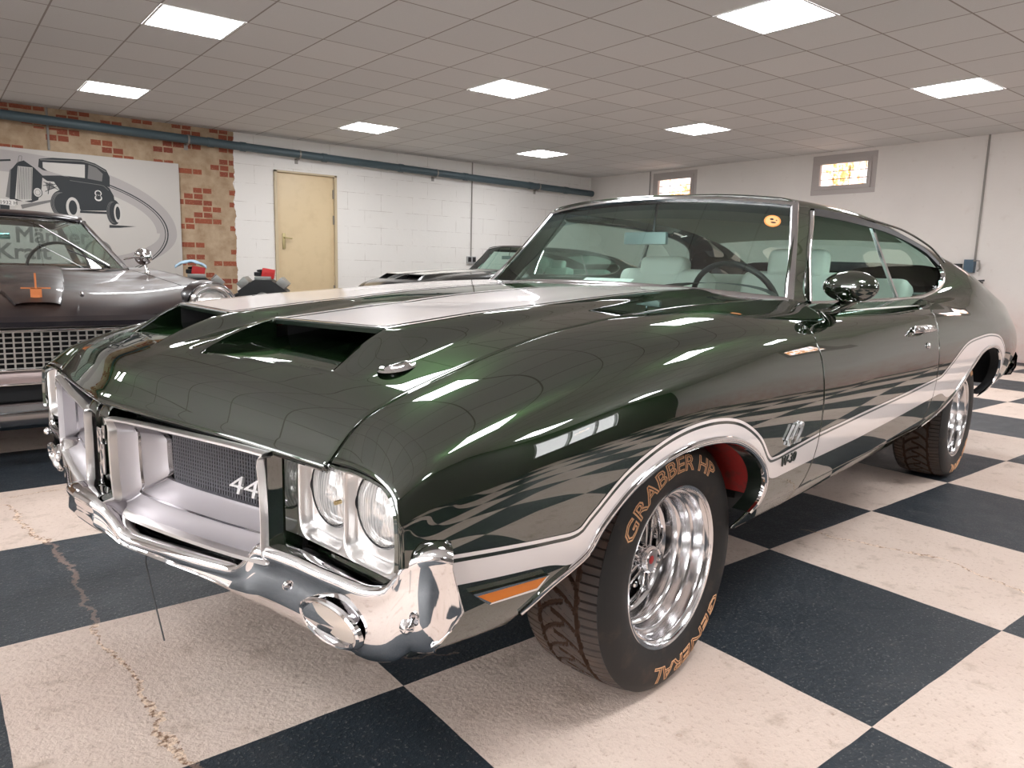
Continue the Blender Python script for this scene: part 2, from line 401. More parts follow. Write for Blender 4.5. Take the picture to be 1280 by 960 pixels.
def wall_mat(kind):
    m = mat('wall_'+kind, (.5,.5,.5), .85)
    nt, lk, b = nodes(m); g = nt.new('ShaderNodeNewGeometry'); P = g.outputs['Position']; sp = nt.new('ShaderNodeSeparateXYZ'); lk.new(P, sp.inputs[0])
    n1 = noise(nt, lk, P, .9, 5); n2 = noise(nt, lk, P, 7, 7, .6); n3 = noise(nt, lk, P, 45, 4)
    base = mix(nt, lk, ramp(nt, lk, n1, [(.3, (0,0,0)), (.7, (1,1,1))]), (.66,.62,.585), (.72,.68,.645))
    base = mix(nt, lk, ramp(nt, lk, n2, [(.62, (0,0,0)), (.8, (.5,.5,.5))]), base, (.52,.45,.40))
    h = math_(nt, lk, 'ADD', math_(nt, lk, 'MULTIPLY', n2, .6), math_(nt, lk, 'MULTIPLY', n3, .3))
    if kind == 'right':
        zf = math_(nt, lk, 'MULTIPLY', sp.outputs[2], 1/.9, clamp=True)
        fac = math_(nt, lk, 'MULTIPLY', math_(nt, lk, 'SUBTRACT', 1, zf, clamp=True), math_(nt, lk, 'MULTIPLY', n2, 1.6), clamp=True)
        base = mix(nt, lk, math_(nt, lk, 'MULTIPLY', fac, .6), base, (.55,.27,.22))
    if kind == 'left':
        cb = nt.new('ShaderNodeCombineXYZ'); lk.new(sp.outputs[0], cb.inputs[0]); lk.new(sp.outputs[2], cb.inputs[1])
        # painted block courses
        bk = nt.new('ShaderNodeTexBrick'); lk.new(cb.outputs[0], bk.inputs['Vector']); bk.inputs['Scale'].default_value = 1
        bk.inputs['Brick Width'].default_value = .6; bk.inputs['Row Height'].default_value = .27; bk.inputs['Mortar Size'].default_value = .004; bk.inputs['Mortar Smooth'].default_value = .6
        jl = math_(nt, lk, 'MULTIPLY', bk.outputs['Fac'], ramp(nt, lk, n2, [(.42, (0,0,0)), (.6, (.7,.7,.7))]))
        base = mix(nt, lk, 1.0, base, base); pb = mix(nt, lk, .55, base, (.74,.73,.70))
        pb = mix(nt, lk, jl, pb, (.33,.28,.24))
        # bare plaster with exposed bricks, x < 1.2
        rb = nt.new('ShaderNodeTexBrick'); lk.new(cb.outputs[0], rb.inputs['Vector']); rb.inputs['Scale'].default_value = 1
        rb.inputs['Brick Width'].default_value = .25; rb.inputs['Row Height'].default_value = .085; rb.inputs['Mortar Size'].default_value = .010; rb.inputs['Mortar Smooth'].default_value = .3
        rb.inputs['Color1'].default_value = (.22,.045,.022,1); rb.inputs['Color2'].default_value = (.32,.085,.04,1); rb.inputs['Mortar'].default_value = (.30,.20,.12,1)
        # choose whole bricks
        row = math_(nt, lk, 'FLOOR', math_(nt, lk, 'DIVIDE', sp.outputs[2], .085))
        odd = math_(nt, lk, 'MODULO', row, 2.0); xo = math_(nt, lk, 'ADD', sp.outputs[0], math_(nt, lk, 'MULTIPLY', odd, .125))
        colm = math_(nt, lk, 'FLOOR', math_(nt, lk, 'DIVIDE', xo, .25))
        c2 = nt.new('ShaderNodeCombineXYZ'); lk.new(math_(nt, lk, 'MULTIPLY', colm, .25), c2.inputs[0]); lk.new(math_(nt, lk, 'MULTIPLY', row, .085), c2.inputs[1])
        pick = noise(nt, lk, c2.outputs[0], 2.3, 3); wn = nt.new('ShaderNodeTexWhiteNoise'); wn.noise_dimensions = '2D'; lk.new(c2.outputs[0], wn.inputs['Vector'])
        pk = math_(nt, lk, 'GREATER_THAN', math_(nt, lk, 'ADD', pick, math_(nt, lk, 'MULTIPLY', wn.outputs['Value'], .22)), .665)
        top = math_(nt, lk, 'GREATER_THAN', sp.outputs[2], 2.6); pk = math_(nt, lk, 'MAXIMUM', pk, math_(nt, lk, 'MULTIPLY', top, math_(nt, lk, 'GREATER_THAN', wn.outputs['Value'], .55)))
        isb = math_(nt, lk, 'MULTIPLY', pk, math_(nt, lk, 'SUBTRACT', 1, rb.outputs['Fac']))
        ed = ramp(nt, lk, n3, [(.25, (0,0,0)), (.42, (1,1,1))]); isb = math_(nt, lk, 'MULTIPLY', isb, ed)
        plaster = mix(nt, lk, ramp(nt, lk, n2, [(.35, (0,0,0)), (.65, (1,1,1))]), (.30,.205,.125), (.42,.315,.21))
        brk = mix(nt, lk, wn.outputs['Value'], (.19,.035,.018), (.34,.085,.035)); brk = mix(nt, lk, math_(nt, lk, 'MULTIPLY', n3, .6), brk, (.12,.04,.03))
        bare = mix(nt, lk, isb, plaster, brk)
        edge = math_(nt, lk, 'ADD', sp.outputs[0], math_(nt, lk, 'MULTIPLY', math_(nt, lk, 'SUBTRACT', n2, .5), .12))
        isbare = math_(nt, lk, 'LESS_THAN', edge, 1.20)
        base = mix(nt, lk, isbare, pb, bare)
        h = math_(nt, lk, 'ADD', h, math_(nt, lk, 'MULTIPLY', math_(nt, lk, 'SUBTRACT', 1, isbare), .8))
        h = math_(nt, lk, 'SUBTRACT', h, math_(nt, lk, 'MULTIPLY', math_(nt, lk, 'MULTIPLY', isb, isbare), -.7))
    lk.new(base, b.inputs['Base Color']); bump(nt, lk, b, h, .5, .012)
    return m
WM = {k: wall_mat(k) for k in ('left', 'right', 'plain')}
# left wall with the door opening
DX0, DX1, DZ = 1.79, 2.80, 2.39
mb = MB()
def rect(mb, a, b, c, d, mi=0): mb.add([a,b,c,d], [(0,1,2,3)], mi)
def wallx(mb, x0, x1, z0, z1, y): rect(mb, (x0,y,z0), (x1,y,z0), (x1,y,z1), (x0,y,z1))
wallx(mb, XN, DX0, 0, H, WL); wallx(mb, DX0, DX1, DZ, H, WL); wallx(mb, DX1, WR, 0, H, WL)
for a, b in (((DX0,WL,0),(DX0,WL,DZ)), ((DX1,WL,DZ),(DX1,WL,0)), ((DX0,WL,DZ),(DX1,WL,DZ))):
    rect(mb, a, b, (b[0],WL+.2,b[2]), (a[0],WL+.2,a[2]))
tag(mb.build('wall_left', WM['left'], smooth=False), kind='structure')
DOORM = mat('cream_door', (.60,.47,.29), .45); rusty(DOORM, (.48,.36,.21), 5, .5, .8, .6)
d = empty('door_1', ((DX0+DX1)/2, WL+.03, 0)); tag(d, kind='structure')
w = DX1-DX0
MB().box((0,0,DZ/2), (w-.09,.04,DZ-.05), bev=.003).build('door_leaf', DOORM, d)
f = MB(); f.box((-w/2+.02,-.02,DZ/2), (.04,.09,DZ)); f.box((w/2-.02,-.02,DZ/2), (.04,.09,DZ)); f.box((0,-.02,DZ-.012), (w,.09,.026)); f.build('door_frame', mat('cream_frame', (.5,.41,.27), .5), d)
hd = MB(); hd.box((-w/2+.14,-.03,1.34), (.045,.012,.24), bev=.004); hd.tube([(-w/2+.14,-.03,1.39),(-w/2+.14,-.085,1.39),(-w/2+.25,-.085,1.385)], .010); hd.build('door_handle', mat('brass', (.45,.38,.2), .35, 1), d)
for z in (2.1, 1.7, .6):
    MB().box((w/2-.05,-.03,z), (.02,.025,.14), bev=.003).build('hinge', mat('hinge_grey', (.25,.23,.2), .5, .5), d)
# right wall with two window openings
mb = MB(); WZ0, WZ1 = 2.235, 2.82; W = [(3.93,4.93), (7.12,8.14), (.73,1.73), (-2.47,-1.47)]
def wally(mb, y0, y1, z0, z1): rect(mb, (WR,y1,z0), (WR,y0,z0), (WR,y0,z1), (WR,y1,z1))
_ws = sorted(W); _e = [YN]+[v for ab in _ws for v in ab]+[WL]
for _k in range(0, len(_e), 2): wally(mb, _e[_k], _e[_k+1], 0, H)
for a, b in W:
    wally(mb, a, b, 0, WZ0); wally(mb, a, b, WZ1, H)
    for p, q in (((a,WZ0),(b,WZ0)), ((b,WZ0),(b,WZ1)), ((b,WZ1),(a,WZ1)), ((a,WZ1),(a,WZ0))):
        rect(mb, (WR,*p), (WR,*q), (WR+.3,*q), (WR+.3,*p))
tag(mb.build('wall_back', WM['right'], smooth=False), kind='structure')
mb = MB(); GY = (-3.4, 2.6, .25, 2.45)
for a in ((YN,GY[0],0,H), (GY[1],WL,0,H), (GY[0],GY[1],0,GY[2]), (GY[0],GY[1],GY[3],H)): rect(mb, (XN,a[0],a[2]), (XN,a[1],a[2]), (XN,a[1],a[3]), (XN,a[0],a[3]))
tag(mb.build('wall_front', WM['plain'], smooth=False), kind='structure')
wd = empty('window_6', (XN-.03, (GY[0]+GY[1])/2, (GY[2]+GY[3])/2)); tag(wd, kind='structure'); f = MB()  # unseen gate window, added to bring daylight to the front floor
for k in range(7): f.box((0,-3+k,0), (.06,.07,2.08))
for z in (-1.07,-.35,.37,1.07): f.box((.002,0,z), (.055,6.0,.06))
f.build('window_frame', mat('gate_frame', (.35,.35,.35), .5), wd)
g = MB(); rect(g, (0,-3,-1.1), (0,3,-1.1), (0,3,1.1), (0,-3,1.1)); g.build('window_glass', CLEAR, wd, smooth=False)
mb = MB(); GX = (3.2, 5.6, .9, 2.3)
for a in ((XN,GX[0],0,H), (GX[1],WR,0,H), (GX[0],GX[1],0,GX[2]), (GX[0],GX[1],GX[3],H)): rect(mb, (a[1],YN,a[2]), (a[0],YN,a[2]), (a[0],YN,a[3]), (a[1],YN,a[3]))
tag(mb.build('wall_right', mat('dark_wall', (.075,.068,.062), .8), smooth=False), kind='structure')  # unseen wall, coloured dark to deepen the reflections in the car side
wd = empty('window_5', ((GX[0]+GX[1])/2, YN-.04, (GX[2]+GX[3])/2)); tag(wd, kind='structure'); f = MB(); hw, hh = 1.2, .7  # unseen window, added for a pale reflection in the car door
for (x, z, dx, dz) in ((0,hh-.03,2*hw,.06), (0,-hh+.03,2*hw,.06), (hw-.03,0,.06,2*hh-.12), (-hw+.03,0,.06,2*hh-.12), (-.4,0,.05,2*hh-.12), (.4,0,.05,2*hh-.12)): f.box((x,0,z), (dx,.07,dz), bev=.005)
f.build('window_frame', mat('grey_frame', (.3,.3,.3), .5), wd)
g = MB(); rect(g, (-hw+.05,0,-hh+.05), (hw-.05,0,-hh+.05), (hw-.05,0,hh-.05), (-hw+.05,0,hh-.05)); g.build('window_glass', CLEAR, wd, smooth=False)
UPVC = mat('window_frame_white', (.42,.38,.36), .45)
IRON = mat('iron_bar', (.05,.05,.06), .5, .6)
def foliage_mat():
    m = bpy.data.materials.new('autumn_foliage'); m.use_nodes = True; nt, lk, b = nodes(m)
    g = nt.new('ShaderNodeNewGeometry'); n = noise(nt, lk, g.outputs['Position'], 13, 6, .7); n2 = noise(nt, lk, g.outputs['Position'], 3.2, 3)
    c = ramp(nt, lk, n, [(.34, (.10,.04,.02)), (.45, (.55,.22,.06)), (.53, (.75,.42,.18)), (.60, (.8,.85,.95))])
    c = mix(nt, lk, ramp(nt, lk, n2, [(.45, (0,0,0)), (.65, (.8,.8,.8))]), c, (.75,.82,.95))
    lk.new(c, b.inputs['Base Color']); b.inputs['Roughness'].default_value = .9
    lk.new(c, b.inputs['Emission Color']); b.inputs['Emission Strength'].default_value = .25  # leaves glow slightly, standing in for daylight on them
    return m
for n, (a, b) in enumerate(W, 1):
    wd = empty('window_%d' % n, (WR+.02, (a+b)/2, (WZ0+WZ1)/2)); tag(wd, kind='structure'); hw, hh = (b-a)/2, (WZ1-WZ0)/2
    f = MB(); t = .075
    for (y, z, dy, dz) in ((0, hh-t/2, 2*hw, t), (0, -hh+t/2, 2*hw, t), (hw-t/2, 0, t, 2*hh-2*t), (-hw+t/2, 0, t, 2*hh-2*t)): f.box((.02,y,z), (.07,dy,dz), bev=.006)
    for (y, z, dy, dz) in ((0, hh-t-.03, 2*hw-2*t, .06), (0, -hh+t+.03, 2*hw-2*t, .06), (hw-t-.03, 0, .06, 2*hh-2*t-.12), (-hw+t+.03, 0, .06, 2*hh-2*t-.12)): f.box((-.005,y,z), (.06,dy,dz), bev=.006)
    f.build('window_frame', UPVC, wd)
    g = MB(); rect(g, (.02,-hw+.13,-hh+.13), (.02,hw-.13,-hh+.13), (.02,hw-.13,hh-.13), (.02,-hw+.13,hh-.13)); g.build('window_glass', CLEAR, wd, smooth=False)
    g = MB()
    for k in range(4): g.tube([(.16,-hw+.02,-.16+.115*k), (.16,hw-.02,-.16+.115*k)], .007, 6)
    for k in range(3): g.tube([(.165,-.25+.25*k,-hh+.02), (.165,-.25+.25*k,hh-.02)], .006, 6)
    g.build('window_bars', IRON, wd)
hg = MB(); hg.grid([[(WR+2.2+.25*math.sin(7*y)*math.sin(3*z+y), y, z) for z in np.linspace(.4, 5, 60)] for y in np.linspace(-8, 18, 200)])
tag(hg.build('foliage_hedge', foliage_mat()), 'orange autumn foliage seen outside through the small barred windows', 'foliage', kind='stuff')
# baseboard-free room: conduits, sockets, pipe on the walls
COND = mat('conduit_grey', (.24,.22,.2), .5)
def conduit(name, P, r, label, cat='conduit'):
    o = MB().tube(P, r, 10).build(name, COND); o['label'] = label; o['category'] = cat; return o
conduit('cable_conduit', [(WR-.013,2.505,H), (WR-.013,2.505,1.27)], .013, 'thin grey vertical conduit on the back wall, right of the small window')
conduit('cable_conduit', [(WR-.013,8.20,H), (WR-.013,8.20,1.3)], .011, 'thin vertical conduit left of the further small window, going behind the car roof')
conduit('cable_conduit', [(5.43,WL-.012,H), (5.43,WL-.012,1.2)], .011, 'thin vertical conduit down to the socket on the long white wall')
conduit('cable_conduit', [(-1.10,WL-.012,H), (-1.10,WL-.012,2.35)], .014, 'short pale conduit above the framed poster')
sk = empty('power_socket', (5.43,WL,1.14)); tag(sk, 'black and grey double socket at the foot of the conduit on the long white wall', 'socket')
MB().box((0,-.02,0), (.19,.04,.13), bev=.006).build('socket_box', PLASTW, sk)
for k in (-1,1): MB().box((k*.05,-.045,.01), (.06,.02,.085), bev=.004).build('socket_flap', BLACK, sk)
sk = empty('power_socket', (WR,2.55,1.17)); tag(sk, 'small dark socket boxes at the foot of the conduit behind the green car tail', 'socket')
MB().box((-.03,.16,0), (.06,.12,.12), bev=.006).build('socket_box', BLACK, sk)
MB().box((-.04,-.0,.03), (.08,.12,.17), bev=.006).build('socket_box', mat('blue_grey_box', (.05,.09,.13), .5), sk)
MB().tube([(-.09,-.06,.1),(-.10,-.13,.1),(-.10,-.14,0),(-.1,-.12,-.04)], .012).build('plug_cable', COND, sk)
ex = empty('fire_extinguisher', (WR-.12,2.40,.52)); tag(ex, 'small red extinguisher hanging on the back wall behind the green car tail', 'fire extinguisher')
MB().lathe([(0,0),(.06,0),(.068,.02),(.068,.34),(.05,.40),(.022,.43),(.022,.45),(0,.45)], 24, axis='z').build('bottle', mat('ext_red', (.5,.03,.03), .4), ex)
v = MB().box((0,0,.47), (.05,.05,.05), bev=.006); v.tube([(0,0,.49),(.02,-.07,.5)], .012); v.tube([(0,0,.47),(0,.05,.5),(0,.09,.44),(0,.085,.3)], .010); v.build('valve', BLACK, ex)
MB().box((.06,0,.47), (.12,.04,.02)).build('hanger', BLACK, ex)
PIPE = mat('drain_pipe_grey', (.055,.085,.10), .45)
dp = empty('drain_pipe', (-1.6,WL-.13,2.70)); tag(dp, 'long dark grey drain pipe running under the ceiling along the poster wall', 'pipe')
def pz(x): return 2.70-.0163*(x+1.6)
MB().tube([(x+1.6,0,pz(x)-2.70) for x in np.linspace(-5.1, 8.32, 30)], .058, 18).build('pipe_run', PIPE, dp)
for x in (-3.6,-1.9,.85,1.30,2.55,3.9,5.2,6.7,7.6): MB().tube([(x+1.6-.04,0,pz(x)-2.70),(x+1.6+.04,0,pz(x+.08)-2.70)], .066, 18).build('pipe_coupling', PIPE, dp)
for x in (-2.4,.55,2.15,4.6,6.9):
    b = MB(); b.tube([(x+1.6-.012,0,pz(x)-2.70),(x+1.6+.012,0,pz(x)-2.70)], .064, 18); b.box((x+1.6,.08,pz(x)-2.76), (.03,.11,.025)); b.box((x+1.6,.125,pz(x)-2.79), (.05,.008,.08)); b.build('pipe_bracket', COND, dp)

# ---- poster
PC = mat('canvas_print', (.47,.445,.415), .8)
pst = empty('wall_poster', (-1.75,WL-.03,0)); tag(pst, 'large pale canvas print of an old black hot rod numbered 8 on the brick wall', 'poster')
MB().box((0,0,1.50), (4.36,.04,1.665), bev=.002).build('canvas', PC, pst)
INK = mat('print_black', (.028,.032,.035), .8); GREYP = mat('print_grey', (.36,.335,.325), .8); MIDG = mat('print_mid_grey', (.16,.155,.15), .8); LTP = mat('print_light', (.50,.48,.45), .8); WHITEP = mat('print_white', (.62,.6,.57), .8)
def flat(P, m, y, name='print_shape'):      # P in wall coordinates (x, z)
    P = np.asarray(P, float); b = MB(); b.poly([(x+1.75, y, z) for x, z in P]); return b
class Print:
    def __init__(s): s.b = {}; s.k = 0
    def poly(s, m, P):
        s.k += 1; y = -.0205-.00012*s.k; s.b.setdefault(m.name, (m, MB()))[1].poly([(x+1.75, y, z) for x, z in P])
    def ring(s, m, cx, cz, rx, rz, w, a0=0, a1=360, n=64, rot=0):
        s.k += 1; y = -.0205-.00012*s.k; A = []
        for t in np.radians(np.linspace(a0, a1, n)):
            row = []
            for q in (0, w):
                px, pz_ = (rx-q)*math.cos(t), (rz-q)*math.sin(t)
                row.append((cx+px*math.cos(rot)-pz_*math.sin(rot)+1.75, y, cz+px*math.sin(rot)+pz_*math.cos(rot)))
            A.append(row)
        s.b.setdefault(m.name, (m, MB()))[1].grid(A, 0)
    def disc(s, m, cx, cz, rx, rz, n=40): s.poly(m, [(cx+rx*math.cos(t), cz+rz*math.sin(t)) for t in np.linspace(0, 2*PI, n, endpoint=False)])
    def line(s, m, P, w):
        P = resample(P, 2+4*len(P)); A = offset_line(P, w/2); B = offset_line(P, -w/2); s.poly(m, list(A)+list(B[::-1]))
    def text(s, m, t, cx, cz, size, offset=.0, sx=1, shear=0):
        s.k += 1; y = -.0205-.00012*s.k; V, F = text_mesh(t, size, offset=offset)
        s.b.setdefault(m.name, (m, MB()))[1].add([(cx+sx*(v[0]+shear*v[1])+1.75, y, cz+v[1]) for v in V], F)
PMAT = dict(MIDG=MIDG, INK=INK, LTP=LTP)
PSH = [('MIDG', [(-1.601, 1.732), (-1.539, 2.059), (-1.461, 2.124), (-1.51, 1.71)]), ('INK', [(-1.562, 1.706), (-1.525, 2.061), (-1.45, 2.163), (-1.383, 2.189), (-1.279, 2.113), (-1.195, 2.025), (-1.215, 1.868), (-1.262, 1.718), (-1.332, 1.684), (-1.522, 1.699)]), ('LTP', [(-1.504, 1.72), (-1.45, 2.115), (-1.296, 2.112), (-1.33, 1.713), (-1.415, 1.688)]), ('INK', [(-1.295, 2.121), (-1.2, 2.024), (-1.001, 2.043), (-0.719, 2.019), (-0.519, 1.99), (-0.448, 1.931), (-0.4, 1.833), (-0.396, 1.772), (-0.458, 1.736), (-0.497, 1.637), (-0.796, 1.618), (-0.843, 1.739), (-0.912, 1.784), (-0.983, 1.769), (-1.027, 1.844), (-1.112, 1.935), (-1.202, 2.001)]), ('INK', [(-1.236, 2.127), (-1.222, 2.225), (-1.075, 2.254), (-0.741, 2.266), (-0.598, 2.231), (-0.473, 2.163), (-0.436, 2.075), (-0.443, 1.942), (-0.538, 1.985), (-0.72, 1.999), (-1.188, 2.093)]), ('LTP', [(-1.185, 2.19), (-0.717, 2.205), (-0.727, 2.036), (-0.966, 2.046), (-1.137, 2.085), (-1.186, 2.122)]), ('MIDG', [(-0.676, 2.209), (-0.586, 2.178), (-0.516, 2.108), (-0.531, 2.01), (-0.696, 2.031)]), ('LTP', [(-1.196, 1.963), (-1.076, 1.958), (-1.021, 1.864), (-1.104, 1.779), (-1.209, 1.8)]), ('MIDG', [(-1.171, 1.946), (-1.095, 1.937), (-1.063, 1.88), (-1.152, 1.844)]), ('MIDG', [(-1.451, 1.647), (-1.107, 1.736), (-1.109, 1.708), (-1.438, 1.599)]), ('INK', [(-1.661, 1.689), (-1.567, 1.629), (-1.571, 1.571), (-1.669, 1.565)]), ('INK', [(-0.805, 1.617), (-0.474, 1.622), (-0.475, 1.593), (-0.807, 1.589)]), ('INK', [(-0.473, 1.453), (-0.146, 1.45), (-0.342, 1.423), (-0.475, 1.416)])]
PDS = {'fw': (-0.997, 1.684, 0.134, 0.175), 'ww': (-0.884, 1.652, 0.076, 0.129), 'ww2': (-0.884, 1.652, 0.047, 0.092), 'rw': (-0.411, 1.622, 0.088, 0.165), 'rww': (-0.364, 1.613, 0.046, 0.124), 'rww2': (-0.364, 1.613, 0.028, 0.087), 'hl': (-1.261, 1.812, 0.051, 0.062)}
PLATE = [(-1.659, 1.708), (-1.502, 1.705), (-1.507, 1.629), (-1.664, 1.638)]
PLN = [[(-1.441, 2.107), (-1.48, 1.712)], [(-1.424, 2.107), (-1.462, 1.713)], [(-1.408, 2.106), (-1.443, 1.715)], [(-1.391, 2.106), (-1.425, 1.716)], [(-1.375, 2.106), (-1.407, 1.717)], [(-1.358, 2.105), (-1.388, 1.719)], [(-1.342, 2.105), (-1.37, 1.72)], [(-1.325, 2.105), (-1.351, 1.721)], [(-1.308, 2.105), (-1.333, 1.723)]]
PW = Print()
PW.ring(GREYP, -1.75, 1.37, 2.12, .93, .26, 0, 180, 120); PW.ring(GREYP, -1.75, 1.37, 2.12, .68, .22, -180, 0, 100)
PW.ring(INK, -1.75, 1.37, 2.01, .80, .016, -40, 56, 90); PW.ring(INK, -1.75, 1.37, 1.975, .775, .010, -40, 56, 90)
PW.line(INK, [(-1.9,2.17),(-1.66,2.16),(-1.52,2.18)], .022)
PW.disc(INK, *PDS['rw']); PW.disc(INK, *PDS['fw'])
for mn, P_ in PSH: PW.poly(PMAT[mn], P_)
PW.disc(INK, *PDS['fw']); PW.disc(INK, *PDS['rw'])
for k in range(4): PW.ring(MIDG, PDS['fw'][0]-.02+.012*k, PDS['fw'][1], .115, .15, .005, 95, 265)
for k in range(3): PW.ring(MIDG, PDS['rw'][0]-.012+.012*k, PDS['rw'][1], .072, .14, .004, 95, 265)
PW.disc(LTP, *PDS['ww']); PW.disc(INK, *PDS['ww2']); PW.disc(LTP, *PDS['rww']); PW.disc(INK, *PDS['rww2']); PW.disc(LTP, *PDS['hl']); PW.ring(INK, *PDS['hl'], .008)
PW.ring(MIDG, PDS['hl'][0], PDS['hl'][1], .03, .036, .006)
for l in PLN: PW.line(INK, l, .005)
for a, b in (((-1.19,1.95),(-1.03,1.86)), ((-1.2,1.9),(-1.06,1.93)), ((-1.18,1.83),(-1.05,1.90)), ((-1.15,1.80),(-1.12,1.95))): PW.line(INK, [a, b], .008)
PW.line(MIDG, [(-1.21,2.215),(-.74,2.245),(-.60,2.21),(-.48,2.14)], .012); PW.line(MIDG, [(-.9,1.99),(-.52,1.96),(-.46,1.9)], .006)
PW.line(MIDG, [(-1.45,2.15),(-1.43,2.24),(-1.40,2.24),(-1.41,2.18)], .006)
PW.poly(WHITEP, PLATE); PW.text(INK, '-1932 H', -1.585, 1.645, .062)
PW.text(WHITEP, '8', -.585, 1.755, .20); PW.text(INK, '8', -.585, 1.770, .165, offset=-.012)
for t_, x_, z_, sx_ in (('Männer', -1.13, 1.19, .98), ('Kraft', -1.46, .985, 1.05)):
    PW.text(MIDG, t_, x_, z_, .27, sx=sx_)
    V_, F_ = text_mesh(t_, .27, outline=.006); PW.b[MIDG.name][1].add([(x_+sx_*v[0]+1.75, -.0235+.05*min(v[2], 0), z_+v[1]) for v in V_], F_)
if True: pass; PW.ring(MIDG, -.62, 1.10, .16, .15, .02); PW.ring(MIDG, -.62, 1.10, .08, .15, .02)
for nme, (m_, b_) in PW.b.items(): b_.build('printed_art', m_, pst, smooth=False)
# ================================================================ GREEN COUPE  (local: x rearwards from front axle, -y = driver's side, z up)
SX = [-.88,-.80,-.6,-.3,0,.4,.9,1.6,2.3,2.85,3.3,3.8,4.15]
ROWS = {  # (y list, z list)
 0: ([.855,.865,.87,.872,.872,.872,.87,.87,.87,.87,.865,.85,.79], [.41,.40,.385,.37,.355,.345,.348,.36,.37,.38,.40,.43,.46]),
 1: ([.88,.893,.91,.925,.93,.93,.93,.93,.93,.935,.925,.90,.83], [.47,.465,.46,.455,.45,.445,.45,.455,.46,.47,.48,.49,.50]),
 2: ([.89,.905,.925,.942,.95,.953,.955,.955,.957,.96,.95,.92,.85], [.53,.535,.54,.545,.55,.55,.55,.56,.57,.58,.58,.56,.55]),
 3: ([.893,.91,.93,.947,.955,.96,.962,.962,.965,.968,.96,.93,.86], [.585,.60,.625,.645,.65,.65,.65,.66,.67,.67,.66,.63,.60]),
 4: ([.892,.905,.925,.94,.948,.952,.955,.955,.96,.968,.958,.925,.855], [.63,.66,.70,.74,.755,.76,.75,.755,.76,.75,.73,.70,.66]),
 5: ([.885,.895,.905,.915,.92,.925,.925,.925,.93,.95,.945,.91,.84], [.672,.715,.765,.815,.84,.85,.84,.845,.85,.82,.80,.76,.72]),
 6: ([.86,.86,.865,.865,.87,.875,.875,.875,.88,.91,.91,.88,.81], [.700,.752,.805,.865,.893,.905,.895,.893,.893,.88,.865,.82,.78]),
 7: ([.79,.79,.79,.79,.79,.79,.80,.80,.815,.86,.86,.84,.78], [.711,.775,.832,.892,.922,.940,.925,.922,.922,.935,.93,.89,.825])}
SEAM = ([-.88,-.86,-.83,-.77,-.695,-.53,-.29,.03,.35,.65,.95], [.708,.730,.760,.792,.816,.858,.904,.934,.950,.957,.955])
def row(k, x): return akima(SX, ROWS[k][0], x), akima(SX, ROWS[k][1], x)
CXs = [.9,1.3,1.8,2.3,2.6,2.8,3.0,3.3,3.6,3.9,4.15]
CROWS = [
 ([.725,.725,.725,.735,.76,.79,.81,.81,.80,.77,.735], [.945,.942,.940,.945,.958,.985,1.01,1.005,.965,.915,.86]),
 ([.665,.665,.665,.675,.70,.73,.755,.765,.765,.745,.71], [1.09,1.09,1.09,1.09,1.09,1.088,1.085,1.05,.985,.922,.868]),
 ([.605,.605,.60,.60,.612,.635,.665,.70,.725,.705,.67], [1.262,1.268,1.265,1.245,1.215,1.19,1.15,1.075,.992,.926,.872]),
 ([.53,.53,.53,.52,.52,.53,.55,.58,.60,.60,.58], [1.312,1.325,1.325,1.305,1.27,1.235,1.185,1.09,.997,.93,.875]),
 ([.28]*11, [1.332,1.345,1.345,1.320,1.285,1.25,1.20,1.10,1.0,.932,.877]),
 ([0]*11, [1.336,1.35,1.348,1.325,1.29,1.255,1.205,1.103,1.002,.934,.878])]
def crow(k, x): return akima(CXs, CROWS[k][0], x), akima(CXs, CROWS[k][1], x)
def section(P, n):
    """P: (rows, stations, 2) -> smooth curve through the rows, n samples each"""
    m = P.shape[0]; t = np.arange(m); q = np.linspace(0, m-1, n); out = np.zeros((n,)+P.shape[1:])
    for j in range(P.shape[1]):
        s = np.concatenate([[0], np.cumsum(np.hypot(*np.diff(P[:, j], axis=0).T)**.5)]); s /= s[-1]; qq = np.interp(q, t, s)
        for c in (0, 1): out[:, j, c] = akima(s, P[:, j, c], qq)
    return out
def side_grid(x0, x1, nx, nt, top=True):
    xs = np.linspace(x0, x1, nx); R = [np.stack(row(k, xs), 1) for k in range(8)]
    if top == 'seam': R.append(np.stack([np.full(nx, .7075), np.interp(xs, *SEAM) if False else akima(*SEAM, xs)], 1))
    if top == 'belt':
        R.append(np.stack(crow(0, xs), 1))
    G = section(np.array(R), nt); A = np.zeros((nx, nt, 3)); A[:, :, 0] = xs[:, None]; A[:, :, 1] = -G[:, :, 0].T; A[:, :, 2] = G[:, :, 1].T
    return A
def full_grid(x0, x1, nx, nt):
    xs = np.linspace(x0, x1, nx); R = [np.stack(row(k, xs), 1) for k in range(8)]+[np.stack(crow(k, xs), 1) for k in range(6)]
    G = section(np.array(R), nt); A = np.zeros((nx, nt, 3)); A[:, :, 0] = xs[:, None]; A[:, :, 1] = -G[:, :, 0].T; A[:, :, 2] = G[:, :, 1].T
    return A
_sd = side_grid(-.88, 4.15, 504, 90, 'none'); _sx = np.linspace(-.88, 4.15, 504)
def side_y(x, z):
    """body half-width at (x, z) below the shoulder"""
    x = np.atleast_1d(np.asarray(x, float)); z = np.atleast_1d(np.asarray(z, float)); out = []
    for a, b in zip(x, z):
        f = np.clip((a+.88)/5.03*503, 0, 502.999); i = int(f); t = f-i
        y0 = np.interp(b, _sd[i, :, 2], -_sd[i, :, 1]); y1 = np.interp(b, _sd[i+1, :, 2], -_sd[i+1, :, 1]); out.append(y0*(1-t)+y1*t)
    return np.array(out)
